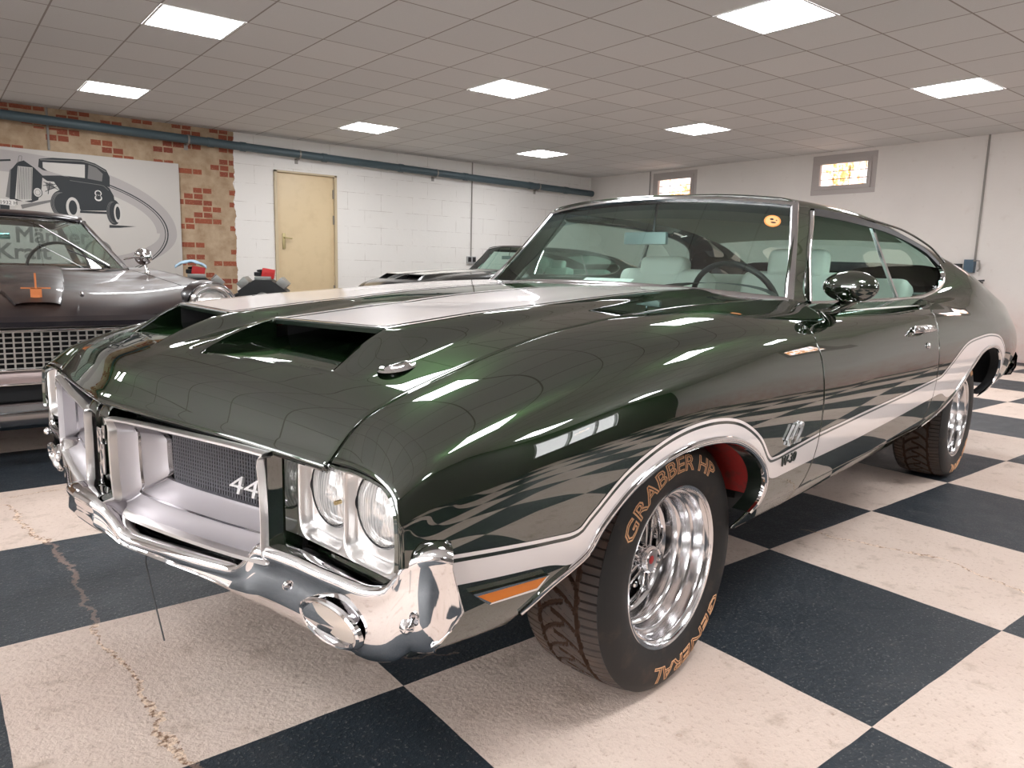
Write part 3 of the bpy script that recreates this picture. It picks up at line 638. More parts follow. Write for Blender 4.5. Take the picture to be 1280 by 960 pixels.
FARCH = [(-.66,.33),(-.59,.405),(-.54,.450),(-.488,.475),(-.444,.500),(-.409,.548),(-.318,.610),(-.20,.648),(-.068,.660),(.087,.643),(.215,.588),(.30,.515),(.325,.445),(.30,.40),(.25,.33)]
RARCH = [(1.90,.33),(1.96,.40),(2.12,.450),(2.27,.505),(2.40,.575),(2.53,.640),(2.68,.688),(2.85,.703),(3.03,.685),(3.17,.630),(3.26,.55),(3.27,.47),(3.20,.40),(3.1,.34)]
FARCHs = smooth_poly(FARCH, 8, False); RARCHs = smooth_poly(RARCH, 8, False)
FA_POLY = np.vstack([FARCHs, [(.2,.1),(-.6,.1)]]); RA_POLY = np.vstack([RARCHs, [(3.1,.1),(1.9,.1)]])
WIN = smooth_poly([(1.085,.946),(1.7,.943),(2.25,.945),(2.5,.962),(2.68,1.0),(2.765,1.06),(2.74,1.12),(2.64,1.182),(2.42,1.232),(2.12,1.262),(1.70,1.276),(1.34,1.278),(1.30,1.262),(1.2,1.115)], 6)
DFRONT = [(.635,.30),(.635,.878),(.70,.890),(.84,.900),(.93,.925),(1.0,.97)]
DREAR = [(1.885,.30),(1.885,.74),(1.90,.80),(1.95,.86),(2.05,.895),(2.22,.918),(2.34,.935),(2.40,.97)]
def xline(P, z): P = np.array(P); return np.interp(z, P[:, 1], P[:, 0])
def xtop(y): return 1.125+.085*(np.abs(y)/.59)**2
def fpill(V):
    x, y, z = V.T; xa = .905+(z-.95)/.35*.31; return np.where(z < 1.285, x-xa, x-xtop(y))
GAP = .0032
def mir(o_V, o_F, s):
    V = np.array(o_V); 
    if s > 0: V = V*[1,-1,1]; F = [tuple(f[::-1]) for f in o_F]
    else: F = o_F
    return V, F
def orient(V, F, c):
    """flip faces so that they look away from the line through c"""
    V = np.asarray(V); acc = 0
    for f in F[::7]:
        p = V[list(f[:3])]; n = np.cross(p[1]-p[0], p[2]-p[0]); d = p[0]-np.array([p[0][0], c[1], c[2]]); acc += float(n@d)
    return [tuple(f[::-1]) for f in F] if acc < 0 else F
def panel(name, V, F, mats, root, s, thick=.007, mi=None):
    V, F = mir(V, F, s); F = orient(V, F, (0,0,.5)); o = mesh(name, V, F, mats, root, True, mi)
    if thick: solid(o, thick, -1)
    return o
def weld(o, d=2e-4):
    bm = bmesh.new(); bm.from_mesh(o.data); bmesh.ops.remove_doubles(bm, verts=bm.verts[:], dist=d); bm.to_mesh(o.data); bm.free(); return o
def ribbon(P, prof, s, lift=0, y=None, close=False):
    """P polyline in (x,z) on the body side; prof = [(offset across, outward)]"""
    P = np.asarray(P, float); T = np.gradient(P, axis=0); T /= np.linalg.norm(T, axis=1)[:, None]+1e-9; Nn = np.stack([-T[:, 1], T[:, 0]], 1)
    A = []
    for w, o in prof:
        Q = P+Nn*w; yy = side_y(Q[:, 0], Q[:, 1])+o+lift; A.append(np.stack([Q[:, 0], -yy, Q[:, 1]], 1))
    A = np.array(A).transpose(1, 0, 2); return gridVF(A)
TXT = {}
def build_coupe(name, GREEN, WHITE, PIN, detail=True):
    R = empty(name, (0,0,0))
    # ---------- hood
    def zb(u, y):       # base surface of hood, u = unshifted x
        return akima(*SEAM, u)+.028*(1-np.clip(np.abs(y)/.71, 0, 1)**2.2)
    def shiftw(u): t = np.clip((-.15-u)/.70, 0, 1); return t*t*(3-2*t)
    def shift(y): a = np.abs(y)/.71; return -.118*(1-np.clip(a, 0, 1)**1.25)
    ZT = ([-.85,-.80,-.74,-.68,-.62,-.5,-.4,-.14,.1,.3,.65,.8], [.0,.004,.016,.036,.05,.06,.0,0,0,0,0,0])
    ztop_x = [-.62,-.5,-.38,-.14,.1,.3,.65,.9]; ztop_z = [.906,.917,.928,.944,.959,.971,.984,.988]
    def bulge(x, y, base):
        full = np.maximum(akima(ztop_x, ztop_z, x)-base, .0)
        a = np.abs(y); x0 = -.835+np.clip((a-.12)/.38, 0, 1)*.095; x1_ = -.635+np.clip((a-.12)/.38, 0, 1)*.03
        h = np.where(x > x1_, full, np.maximum(.906-.03*(-.62-x)-base, 0)*np.clip((x-x0)/(x1_-x0), 0, 1)**1.1)
        inner = np.clip((a-.035)/.065, 0, 1); inner = inner*inner*(3-2*inner)
        outer = np.clip((.60-a)/.10, 0, 1); outer = outer*outer*(3-2*outer)
        return h*np.minimum(inner, outer)
    nu, ny = 200, 181
    ue = np.linspace(-.883, .70, nu); yy = np.linspace(-.7045, .7045, ny)
    A = np.zeros((nu, ny, 3))
    for j, y in enumerate(yy):
        uend = .70-.045*(abs(y)/.7)**2; u = np.linspace(-.883, uend, nu); x = u+shift(y)*shiftw(u)
        base = zb(u, y); A[:, j] = np.stack([x, np.full(nu, y), base+bulge(x, y, base)], 1)
    # nose roll-under
    lip = []
    for k, (dx, dz) in enumerate([(.004,-.017),(.000,-.012),(-.003,-.006)]):
        L = A[0].copy(); L[:, 0] += dx; L[:, 2] += dz; lip.append(L)
    A = np.concatenate([np.array(lip), A], 0)
    V, F = gridVF(A, True)
    RAMP = lambda s: [(-.825,s*.118),(-.64,s*.122),(-.605,s*.497),(-.735,s*.505)]
    for s in (-1, 1):
        Pp = RAMP(s)
        V, F = clip(V, F, lambda Q: -sdf(Pp, Q[:, 0], Q[:, 1]))
    hood = mesh('hood', V, orient(V, F, (0,0,.3)), GREEN, R); solid(hood, .008, -1)
    # side check: outward orientation handled by double sided shading
    def hz(x, y):
        # invert the shift
        u = np.array(x, float)
        for _ in range(8): u = x-shift(y)*shiftw(u)
        b = zb(u, y); return b, b+bulge(x, y, b)
    def rampz(x, y):
        xt = -.828+np.clip((abs(y)-.12)/.385, 0, 1)*.09; z0 = float(hz(xt, y)[0])-.0012; z1 = float(hz(-.36, y)[0])-.030
        if x <= xt: return float(hz(x, y)[0])-.0012
        return z0+(z1-z0)*((x-xt)/(-.36-xt))**.9
    for s in (-1, 1):
        # ramp floor running into the scoop
        xs = np.linspace(-.84, -.36, 30); ys = np.linspace(.112, .512, 24); FL = np.array([[(x, s*y, rampz(x, y)) for y in ys] for x in xs])
        fl = MB().grid(FL); V2, F2 = clip(np.array(fl.v), fl.f, lambda Q: sdf([(-.830,s*.113),(-.30,s*.113),(-.30,s*.505),(-.745,s*.512)], Q[:, 0], Q[:, 1])+.003)
        mesh('scoop_ramp', V2, F2, GREEN, hood)
        # walls of the ramp
        for (xa, ya), (xb, yb), xe in (((-.825,.118),(-.64,.122),-.36), ((-.735,.505),(-.605,.497),-.36)):
            pts = [(xa+(xb-xa)*t, ya+(yb-ya)*t) for t in np.linspace(0, 1, 14)]
            MB().grid([[(x, s*y, rampz(x, y)-.004) for x, y in pts], [(x, s*y, hz(x, y)[1]+.0006) for x, y in pts]]).build('scoop_wall', GREEN, hood)
        d = MB()
        for ya in (.121, .498): d.grid([[(x, s*ya, rampz(x, ya)-.004), (x, s*ya, hz(x, ya)[1]-.008)] for x in np.linspace(-.61, -.36, 8)])
        d.grid([[(-.37, s*y, .80), (-.37, s*y, .93)] for y in (.11, .51)])
        d.build('scoop_throat', DARK, hood)
        # opening lip (white edge of the stripe)
        e = MB(); pts = [(-.64+.035*t, .124+.371*t) for t in np.linspace(0, 1, 12)]
        e.grid([[(x+dx, s*y, hz(x+.003, y)[1]+dz) for x, y in pts] for dx, dz in ((.012,.0018),(-.002,.0016),(-.004,-.002),(-.001,-.012),(.004,-.013))]); e.build('scoop_lip', PIN if detail else GREEN, hood)
        # stripe + pinstripes
        def zone(y0f, y1f, x0, nx=90, nyy=12, lift=.0013, xoff=0):
            G = []
            for a in np.linspace(0, 1, nx):
                r = []
                for b in np.linspace(0, 1, nyy):
                    y = y0f+(y1f-y0f)*b; xs_ = x0+.035*((y-.124)/.371)+xoff; x1 = .693-.045*(y/.7)**2; x = xs_+(x1-xs_)*a
                    r.append((x, s*y, hz(x, y)[1]+lift))
                G.append(r)
            return MB().grid(G, flip=(s > 0))
        zone(.145, .478, -.640, xoff=.018).build('hood_stripe', WHITE, hood)
        b = zone(.110, .130, -.640, nyy=3, xoff=-.0); b2 = zone(.492, .505, -.640, nyy=3)
        b.add(b2.v, b2.f); b.build('hood_pinstripe', WHITE, hood)
        b = MB().grid([[(-.640+.035*((y-.124)/.371)+dx, s*y, hz(-.640+.035*((y-.124)/.371)+dx, y)[1]+.0014) for y in np.linspace(.112, .503, 14)] for dx in (.0, .010)])
        b.build('hood_pinstripe', WHITE, hood)
        if detail:
            lt = MB(); c0 = (-.650, s*.600); zc = float(hz(c0[0], .60)[1])
            lt.lathe([(0,.016),(.012,.016),(.016,.012),(.021,.010),(.024,.004),(.030,.006),(.034,.001)], 28, axis='z', c=(0,0,0)); lt.box((0,0,.013), (.030,.008,.008), bev=.002)
            o = lt.build('hood_latch', CHROME, hood, loc=(c0[0], c0[1], zc)); o.scale = (1.45,1,.55); o.rotation_euler = (0, math.radians(-8), math.radians(s*-14))
    # ---------- fenders / doors / quarters
    Vs, Fs = gridVF(side_grid(-.878, 1.06, 200, 110, 'seam'), True)
    def f_fender(Q):
        x, y, z = Q.T; yy = -y
        f = xline(DFRONT, z)-GAP-x
        f = np.minimum(f, -sdf(FA_POLY, x, z)); f = np.minimum(f, np.maximum(z-.578, x+.835)); return np.minimum(f, z-.352-.06*np.clip(-x-.2, 0, 1)**1.0)
    Vf, Ff = clip(Vs, Fs, f_fender)
    Vm, Fm = gridVF(side_grid(.5, 2.75, 220, 110, 'belt'), True)
    def f_door(Q):
        x, y, z = Q.T; f = np.minimum(x-xline(DFRONT, z)-GAP, xline(DREAR, z)-GAP-x); return np.minimum(f, z-.405)
    Vd, Fd = clip(Vm, Fm, f_door)
    def f_rocker(Q):
        x, y, z = Q.T; f = np.minimum(.402-z, x-.30); f = np.minimum(f, 2.1-x); return np.minimum(f, np.minimum(-sdf(FA_POLY, x, z), -sdf(RA_POLY, x, z)))
    Vr, Fr = clip(Vm if False else gridVF(side_grid(.2, 2.2, 160, 110, 'belt'), True)[0], gridVF(side_grid(.2, 2.2, 160, 110, 'belt'), True)[1], f_rocker)
    Vq, Fq = gridVF(full_grid(.88, 4.15, 330, 190), True)
    def f_quarter(Q):       # rear fender incl. sail panel
        x, y, z = Q.T; f = x-xline(DREAR, np.minimum(z, .93))-GAP
        f = np.where(z > .938, np.minimum(x-2.30, 10), f)
        f = np.minimum(f, -sdf(RA_POLY, x, z)); f = np.minimum(f, -sdf(WIN, x, z)); 
        edge = -y-(.565+.02*np.clip((x-2.6), 0, 1)); f = np.minimum(f, np.where(z > 1.0-.0*x, edge, 1)); f = np.minimum(f, np.where(x > 3.32, -y-.60, 1)); 
        f = np.minimum(f, np.where(x < 2.6, 1.20-z+(x-2.3)*.2+.02, 1)); return np.minimum(f, z-.405)
    Vq1, Fq1 = clip(Vq, Fq, f_quarter)
    def f_roof(Q):
        x, y, z = Q.T; f = fpill(Q); f = np.minimum(f, -sdf(WIN, x, z)); f = np.minimum(f, np.minimum(z-.948, 2.62-x)); return f
    Vp, Fp = clip(Vq, Fq, f_roof)
    # everything behind the quarter split that also belongs to the roof is trimmed away
    def f_r2(Q):
        x, y, z = Q.T; return np.where((x > 2.3) & (-y > .52), -1.0, 1.0)*.01+0*np.maximum(2.3-x, 0)
    Vp, Fp = clip(Vp, Fp, lambda Q: np.where(Q[:, 2] < 1.22+(Q[:, 0]-2.3)*.2, 2.3-Q[:, 0], np.maximum(.52+.0*Q[:, 0]+Q[:, 1]*1, 2.3-Q[:, 0]) if False else np.maximum(2.3-Q[:, 0], Q[:, 1]+.585)))
    VR, FR_ = [], []
    for s in (-1, 1):
        fen = panel('front_fender', Vf, Ff, GREEN, R, s); dr = panel('door', Vd, Fd, GREEN, R, s); ro = panel('rocker_panel', Vr, Fr, GREEN, R, s); qu = panel('rear_fender', Vq1, Fq1, GREEN, R, s)
        a, b = mir(Vp, Fp, s); n = len(VR); VR += list(map(tuple, a)); FR_ += [tuple(i+n for i in f) for f in b]
        # stripe along the side --------------------------------------------
        def put(nm, VF, m, par): V_, F_ = mir(*VF, s); return mesh(nm, V_, F_, m, par, True, sharp=40)
        topF = smooth_poly([(-.86,.583),(-.70,.566),(-.56,.552),(-.485,.549),(-.445,.575),(-.34,.642),(-.19,.689),(-.035,.702),(.106,.684),(.225,.628),(.30,.562),(.345,.552),(.45,.560),(.632,.575)], 8, False)
        botF = smooth_poly([(-.86,.535),(-.70,.517),(-.56,.502),(-.49,.486),(-.444,.507),(-.409,.556),(-.318,.618),(-.20,.656),(-.068,.668),(.087,.651),(.222,.593),(.308,.518),(.36,.493),(.45,.493),(.632,.499)], 8, False)
        topD = np.array([(.638,.575),(1.0,.590),(1.5,.606),(1.882,.624)]); botD = np.array([(.638,.499),(1.0,.505),(1.5,.525),(1.882,.545)])
        topQ = smooth_poly([(1.888,.624),(1.97,.632),(2.10,.672),(2.35,.742),(2.62,.762),(2.85,.762),(3.08,.735),(3.25,.67),(3.33,.60),(3.345,.56)], 8, False)
        botQ = smooth_poly([(1.888,.545),(2.02,.548),(2.20,.515),(2.40,.583),(2.53,.648),(2.68,.696),(2.85,.711),(3.035,.693),(3.18,.637),(3.272,.555),(3.285,.52)], 8, False)
        for par, T_, B_, w0 in ((fen, topF, botF, 0), (dr, topD, botD, 0), (qu, topQ, botQ, 0)):
            n = 130; T2 = resample(T_, n); B2 = resample(B_, n)
            # match arcs by parameter; top edge inset leaves room for the dark gap
            def band(P, w1, w2, m, nm, lift):
                a = offset_line(P, w1); b_ = offset_line(P, w2)
                G = [np.stack([Q[:, 0], -(side_y(Q[:, 0], Q[:, 1])+lift), Q[:, 1]], 1) for Q in (b_, (a+b_)/2, a)]
                return put(nm, gridVF(np.array(G).transpose(1, 0, 2)), m, par)
            sg = 1
            band(T2, 0, .007, WHITE, 'pinstripe', .0012); band(T2, -.007, 0, PIN, 'pinstripe', .0012)
            Ti = offset_line(T2, -.007); G = []
            # nearest correspondence so the band keeps its width round the arch
            L1 = np.concatenate([[0], np.cumsum(np.hypot(*np.diff(Ti, axis=0).T))]); L1 /= L1[-1]
            for t in np.linspace(0, 1, 7):
                Q = Ti*(1-t)+B2*t; G.append(np.stack([Q[:, 0], -(side_y(Q[:, 0], Q[:, 1])+.0012), Q[:, 1]], 1))
            put('side_stripe', gridVF(np.array(G).transpose(1, 0, 2), True), WHITE, par)
        # wheel-arch mouldings
        for par, P_ in ((fen, resample(FARCHs[8:-8], 90)), (qu, resample(RARCHs[8:-8], 90))):
            put('arch_moulding', ribbon(P_, [(.010,.0),(.009,.005),(.004,.008),(-.003,.008),(-.008,.004),(-.009,-.004)], s), CHROME, par)
            Q = P_; yy_ = side_y(Q[:, 0], Q[:, 1]); T_ = offset_line(Q, -.008)
            put('arch_flange', gridVF(np.array([np.stack([T_[:, 0], -(yy_-d), T_[:, 1]], 1) for d in (0,.02,.045)]).transpose(1, 0, 2)), DARK if par is qu else PIN, par)
        if detail:
            # side marker lamp
            Pm = np.array([(-.742,.503),(-.560,.487),(-.582,.462),(-.70,.470)])
            ym = lambda P_, l: [(p[0], -(float(side_y(p[0], p[1])[0])+l), p[1]) for p in P_]
            b = MB(); c = Pm.mean(0); Pi = c+(Pm-c)*[.93,.72]; O = ym(Pm, .001); O2 = ym(Pm, .011); I2 = ym(Pi, .011)
            for k in range(4): q = (k+1) % 4; b.add([O[k], O[q], O2[q], O2[k]], [(0,1,2,3)]); b.add([O2[k], O2[q], I2[q], I2[k]], [(0,1,2,3)])
            V_, F_ = mir(b.v, b.f, s); mk = mesh('side_marker_lamp', V_, F_, CHROME, fen, False)
            b = MB().poly(ym(Pi, .0105)); V_, F_ = mir(b.v, b.f, s); mesh('amber_lens', V_, F_, AMBER, fen, False)
            # badges
            def badge(t, x, z, size, m, depth=.006, shear=.28, nm='badge_442', par=fen, sx=.85, outl=0, offset=0):
                V_, F_ = text_mesh(t, size, extrude=depth/2, outline=0, offset=offset)
                X = x+sx*(V_[:, 0]+shear*V_[:, 1])*(1 if s < 0 else -1); Z = z+V_[:, 1]+.03*V_[:, 0]*(1 if s < 0 else -1)
                Y = side_y(X, Z)+V_[:, 2]+depth/2+.0015; W_ = np.stack([X, -Y if s < 0 else Y, Z], 1); mesh(nm, W_, F_, m, par, False)
            badge('442', .432, .580, .082, BADGE, .007, sx=.8); badge('442', .432, .580, .082, PIN, .0076, offset=-.0045, nm='badge_fill', sx=.8)
            badge('W-30', .432, .522, .042, PIN, .004, 0, 'badge_w30', sx=.95)
            # door handle and lock
            zc = .838; xc = 1.70; yb = float(side_y(xc, zc)[0])
            b = MB(); b.tube([(xc-.10,-yb-.006,zc+.004),(xc-.085,-yb-.03,zc+.004),(xc-.02,-yb-.036,zc+.002),(xc+.06,-yb-.032,zc),(xc+.075,-yb-.004,zc)], [.008,.010,.011,.010,.008], 10)
            b.box((xc+.085,-yb-.012,zc), (.05,.024,.026), bev=.008); b.box((xc-.01,-yb-.002,zc), (.17,.008,.035), bev=.003)
            V_, F_ = mir(b.v, b.f, s); mesh('door_handle', V_, F_, CHROME, dr, True, sharp=40)
            b = MB().lathe([(0,.008),(.009,.008),(.012,.005),(.014,0)], 20, c=(1.735,0,.772)); b.v = [(x,-y-float(side_y(1.735,.772)[0]),z) for x,y,z in b.v]
            V_, F_ = mir(b.v, b.f, s); mesh('door_lock', V_, F_, CHROME, dr)
            # C-pillar rear fender scallop vent
    roof = weld(mesh('roof', VR, orient(VR, FR_, (0,0,.5)), GREEN, R)); solid(roof, .012, -1)
    # weld centre seam visually by identical positions; headliner
    xs = np.linspace(1.22, 2.75, 30); ys = np.linspace(-.53, .53, 21)
    def roofz(x, y):
        a = abs(y); return float(np.interp(a, [0,.28,.53,.61], [crow(5, x)[1], crow(4, x)[1], crow(3, x)[1], crow(2, x)[1]]))
    MB().grid([[(x, y, roofz(x, y)-.028) for y in ys] for x in xs]).build('headliner', HEADL, R)
    # trunk lid + tail
    xs = np.linspace(3.24, 4.15, 30); yy2 = np.linspace(-.598, .598, 31)
    G = [[(x, y, roofz(x, min(abs(y), .6))) for y in yy2] for x in xs]; G.append([(4.17, y, G[-1][k][2]-.03) for k, y in enumerate(yy2)])
    MB().grid(G).build('trunk_lid', GREEN, R)
    G = []
    for t in np.linspace(0, 1, 12):
        G.append([(4.15+.03*math.sin(PI*t)-.0*abs(y), y*(1 if abs(y) < .7 else 1), .46+(.85-.46)*t) for y in np.linspace(-.80, .80, 24)])
    MB().grid(G).build('tail_panel', GREEN, R)
    # rear bumper
    path = [(3.98,-.905),(4.08,-.875),(4.16,-.82),(4.20,-.72),(4.225,-.4),(4.23,0)]; path += [(x,-y) for x, y in path[-2::-1]]
    Pp = smooth_poly(path, 8, False); A = []
    T_ = np.gradient(Pp, axis=0); T_ /= np.linalg.norm(T_, axis=1)[:, None]; Nn = np.stack([T_[:, 1], -T_[:, 0]], 1)
    for o_, z in ((-.05,.60),(0,.595),(.012,.57),(.012,.50),(-.01,.45),(-.06,.44)): Q = Pp+Nn*o_; A.append(np.stack([Q[:, 0], Q[:, 1], np.full(len(Q), z)], 1))
    MB().grid(np.array(A).transpose(1, 0, 2)).build('rear_bumper', CHROME, R)
    # ---------- glass
    def ws(u, v, lift=0):      # u -1..1 across, v 0..1 up
        yb, yt = .72*u, .585*u; xb, xt = .745+.165*u*u, 1.13+.082*u*u; zb_, zt = .985-.035*u*u, 1.332-.036*u*u
        bow = -.008*math.sin(PI*v)
        return (xb+(xt-xb)*v-bow*.7, yb+(yt-yb)*v, zb_+(zt-zb_)*v+bow+lift)
    MB().grid([[ws(u, v) for v in np.linspace(0, 1, 14)] for u in np.linspace(-1, 1, 41)]).build('windshield', WGLASS, R)
    if detail:
        for (va, vb, m_) in ((.88,.985,TINT2),(.78,.88,TINT1)): MB().grid([[tuple(np.array(ws(u, v))+np.array([.0035,0,-.003])) for v in np.linspace(va, vb, 4)] for u in np.linspace(-.985, .985, 41)]).build('tint_band', m_, R)
    tr = MB()
    def wsedge(pts, w, hgt=.010):
        pts = [Vector(p) for p in pts]; A = []
        for i, p in enumerate(pts):
            t = (pts[min(i+1, len(pts)-1)]-pts[max(i-1, 0)]).normalized(); n = Vector((-.68,0,.73)); side = t.cross(n).normalized()
            A.append([tuple(p+side*a+n*b) for a, b in ((-w/2,-.002),(-w/2,hgt*.7),(-w*.2,hgt),(w*.2,hgt),(w/2,hgt*.7),(w/2,-.002))])
        tr.grid(A)
    wsedge([ws(u, 1) for u in np.linspace(-1, 1, 41)], .026); wsedge([ws(u, 0) for u in np.linspace(-1, 1, 41)], .024)
    for u in (-1, 1): wsedge([ws(u, v) for v in np.linspace(0, 1, 14)], .026)
    tr.build('windshield_trim', CHROME_D, R)
    # cowl between hood and windshield, plus shoulders
    G = []
    for u in np.linspace(-1, 1, 61):
        y = .705*u; xh = .70-.045*(abs(y)/.7)**2+.004; r = []
        for t in np.linspace(0, 1, 8):
            b0 = float(zb(np.array([xh]), y)[0] if hasattr(zb(np.array([xh]), y), '__len__') else zb(xh, y)); wv = ws(u*.995, 0)
            z0 = b0+float(bulge(np.array([xh]), np.array([y]), np.array([b0]))[0])-.004 if abs(u) < .9 else b0-.004
            x = xh+(wv[0]-xh)*t; yv = y+(wv[1]-y)*t; r.append((x, yv, z0+(wv[2]-.004-z0)*t))
        G.append(r)
    MB().grid(G).build('cowl_panel', GREEN, R)
    for s in (-1, 1):
        # side glass: door window and quarter window, inset from the body
        Wp = np.array(WIN); wy = lambda x, z, d: -float(np.interp(z, [.94, 1.09, 1.27], [crow(0, x)[0], crow(1, x)[0], crow(2, x)[0]]))+d
        def pane(f, nm, m, d=.018):
            b = MB(); xs = np.linspace(1.05, 2.8, 80); zs = np.linspace(.94, 1.29, 26); b.grid([[(x, wy(x, z, d), z) for z in zs] for x in xs])
            V_, F_ = clip(np.array(b.v), b.f, lambda Q: np.minimum(sdf(WIN, Q[:, 0], Q[:, 2])+.004, f(Q))); V_, F_ = mir(V_, F_, s); return mesh(nm, V_, F_, m, R)
        pane(lambda Q: 2.085-Q[:, 0]-(Q[:, 2]-1.1)*.12, 'door_window', GLASS); pane(lambda Q: Q[:, 0]-2.10+(Q[:, 2]-1.1)*.12, 'quarter_window', GLASS)
        # window frame trims
        def wtrim(P, w, nm='window_trim', m=CHROME, out=.008, d=0.0):
            P = np.asarray(P); T_ = np.gradient(P, axis=0); T_ /= np.linalg.norm(T_, axis=1)[:, None]; Nn = np.stack([-T_[:, 1], T_[:, 0]], 1); A = []
            for a, o_ in ((-w/2,-.012),(-w/2,out*.7),(0,out),(w/2,out*.7),(w/2,-.012)):
                Q = P+Nn*a; A.append([(x, wy(x, z, d)-o_, z) for x, z in Q])
            V_, F_ = mir(*gridVF(np.array(A).transpose(1, 0, 2)), s); mesh(nm, V_, F_, m, R, True, sharp=50)
        wtrim(resample(np.array([(1.075,.945),(1.20,1.12),(1.33,1.275)]), 14), .020); wtrim(resample([(1.07,.943),(1.7,.942),(2.25,.944),(2.42,.952)], 40), .012)
        i0 = 0; rear = smooth_poly([(2.42,.952),(2.58,.975),(2.70,1.01),(2.765,1.06),(2.75,1.11)], 6, False); wtrim(rear, .014)
        wtrim(resample([(2.118,.945),(2.092,1.10),(2.070,1.262)], 14), .026, 'window_divider', CHROME_D, .0, .012)
        wtrim(smooth_poly([(2.75,1.11),(2.64,1.182),(2.42,1.232),(2.12,1.262),(1.70,1.276),(1.34,1.278)], 6, False), .026, 'window_seal', BLACK, .004)
        # drip rail
        dr_ = smooth_poly([(1.21,1.290),(1.5,1.299),(1.9,1.298),(2.3,1.278),(2.55,1.245),(2.72,1.19),(2.80,1.12)], 6, False)
        b = MB().tube([(x, -.012-float(np.interp(z, [.94,1.09,1.27,1.33], [crow(0, x)[0], crow(1, x)[0], crow(2, x)[0], crow(3, x)[0]])), z) for x, z in dr_], .005, 8); V_, F_ = mir(b.v, b.f, s); mesh('drip_rail', V_, F_, GREEN, R)
    # rear window
    MB().grid([[(x, y, roofz(x, y)-.012) for y in np.linspace(-.59, .59, 20)] for x in np.linspace(2.60, 3.26, 12)]).build('rear_window', GLASS, R)
    # ---------- front end: centre panel, grilles, headlamps
    def fx(y): return -.883+float(shift(y))*1.0
    def ftop(y): return float(zb(np.array([-.883]), y)[0])-.034 if True else 0
    cp = MB()
    G = []
    for z in np.linspace(.47, .695, 14):
        G.append([(fx(0)+.010+ .035*(abs(y)/.07)**2*.3 + .02*(.69-z), y, z) for y in np.linspace(-.068, .068, 13)])
    cp.grid(G); cp.grid([[(fx(0)+.012, sgn*.068, z), (fx(0)+.10, sgn*.068, z)] for sgn in (-1,) for z in (.47, .695)]); cp.grid([[(fx(0)+.012, .068, z), (fx(0)+.10, .068, z)] for z in (.47, .695)])
    cpo = cp.build('centre_panel', GREEN, R)
    if detail:
        em = MB(); x0 = fx(0)+.002
        em.box((x0,.004,.640), (.014,.022,.060), bev=.004); em.box((x0,-.008,.600), (.014,.022,.070), bev=.004); em.box((x0,.006,.565), (.012,.012,.05), bev=.003); em.box((x0,-.018,.662), (.010,.010,.03), bev=.003)
        em.build('rocket_emblem', CHROME, cpo)
        # twin lobes at the tip of the hood
        for yc in (-.030, .040):
            V_ = []
            lb = MB().grid([[(fx(0)-.004+.05*(1-math.cos(a)) -.010*math.cos(b)*0, yc+.026*math.sin(b), .692+.045*math.sin(a)+.006*math.cos(b)) for b in np.linspace(-PI/2, PI/2, 9)] for a in np.linspace(0, PI/2, 8)]); lb.build('hood_nose_lobe', GREEN, hood)
    SIDE = (-1, 1)
    for s in SIDE:
        def P3(y, z, dx=0): return (fx(y)+dx, s*y, z)
        y0, y1 = .072, .565; zt, zbm = .705, .498
        out = smooth_poly([(y0+.03,zt),(y1-.03,zt+.004),(y1-.004,zt-.02),(y1,zbm+.03),(y1-.03,zbm),(y0+.04,zbm-.005),(y0+.006,zbm+.03),(y0,zt-.03)], 6)
        inn = smooth_poly([(y0+.075,zt-.038),(y1-.045,zt-.036),(y1-.022,zt-.05),(y1-.02,zbm+.09),(y1-.04,zbm+.068),(y0+.09,zbm+.066),(y0+.07,zbm+.085),(y0+.066,zt-.055)], 6)
        g = MB(); rings = []
        for t, dx in ((-.05,-.002),(-.03,-.012),(.02,-.018),(.12,-.018),(.17,-.010),(.19,-.004)):
            Q = out*(1-t)+inn*t; rings.append([(fx(q[0])+dx, s*q[0], q[1]) for q in Q])
        gs = MB().grid(np.array(rings).transpose(1, 0, 2), close_u=True, flip=(s > 0)); fr = gs.build('grille', BEZEL, R)
        rings = []
        for t, dx in ((.19,-.004),(.30,.018),(.55,.035),(.57,.032),(.62,.040),(.95,.078),(1.0,.080)):
            Q = out*(1-t)+inn*t; rings.append([(fx(q[0])+dx, s*q[0], q[1]) for q in Q])
        MB().grid(np.array(rings).transpose(1, 0, 2), close_u=True).build('grille_surround', SILVER, fr)
        rings = []
        for t, dx in ((.545,.029),(.56,.026),(.58,.031)):
            Q = out*(1-t)+inn*t; rings.append([(fx(q[0])+dx, s*q[0], q[1]) for q in Q])
        MB().grid(np.array(rings).transpose(1, 0, 2), close_u=True).build('grille_bead', CHROME_D, fr)
        rings = []
        for t, dx in ((.96,.074),(1.0,.070),(1.03,.080)):
            Q = out*(1-t)+inn*t; rings.append([(fx(q[0])+dx, s*q[0], q[1]) for q in Q])
        MB().grid(np.array(rings).transpose(1, 0, 2), close_u=True).build('grille_bead', CHROME_D, fr)
        b = MB(); b.poly([(fx(q[0])+.110, s*q[0], q[1]) for q in inn]); b.build('grille_back', DARK, fr, False)
        if detail or True:
            b = MB(); ya, yb_ = y0+.066, y1-.02; za, zb2 = zbm+.066, zt-.036
            for z in np.linspace(za, zb2, 14)[1:-1]:
                G = [(fx(y)+.084, s*y, z) for y in np.linspace(ya, yb_, 10)]
                b.grid([[(x, y, z_-.0010) for x, y, z_ in G], [(x-.004, y, z_) for x, y, z_ in G], [(x, y, z_+.0010) for x, y, z_ in G]])
            for y in np.linspace(ya, yb_, 50)[1:-1]:
                x = fx(y)+.081; b.add([(x, s*(y-.0009), za), (x-.003, s*y, za), (x, s*(y+.0009), za), (x, s*(y-.0009), zb2), (x-.003, s*y, zb2), (x, s*(y+.0009), zb2)], [(0,1,4,3), (1,2,5,4)])
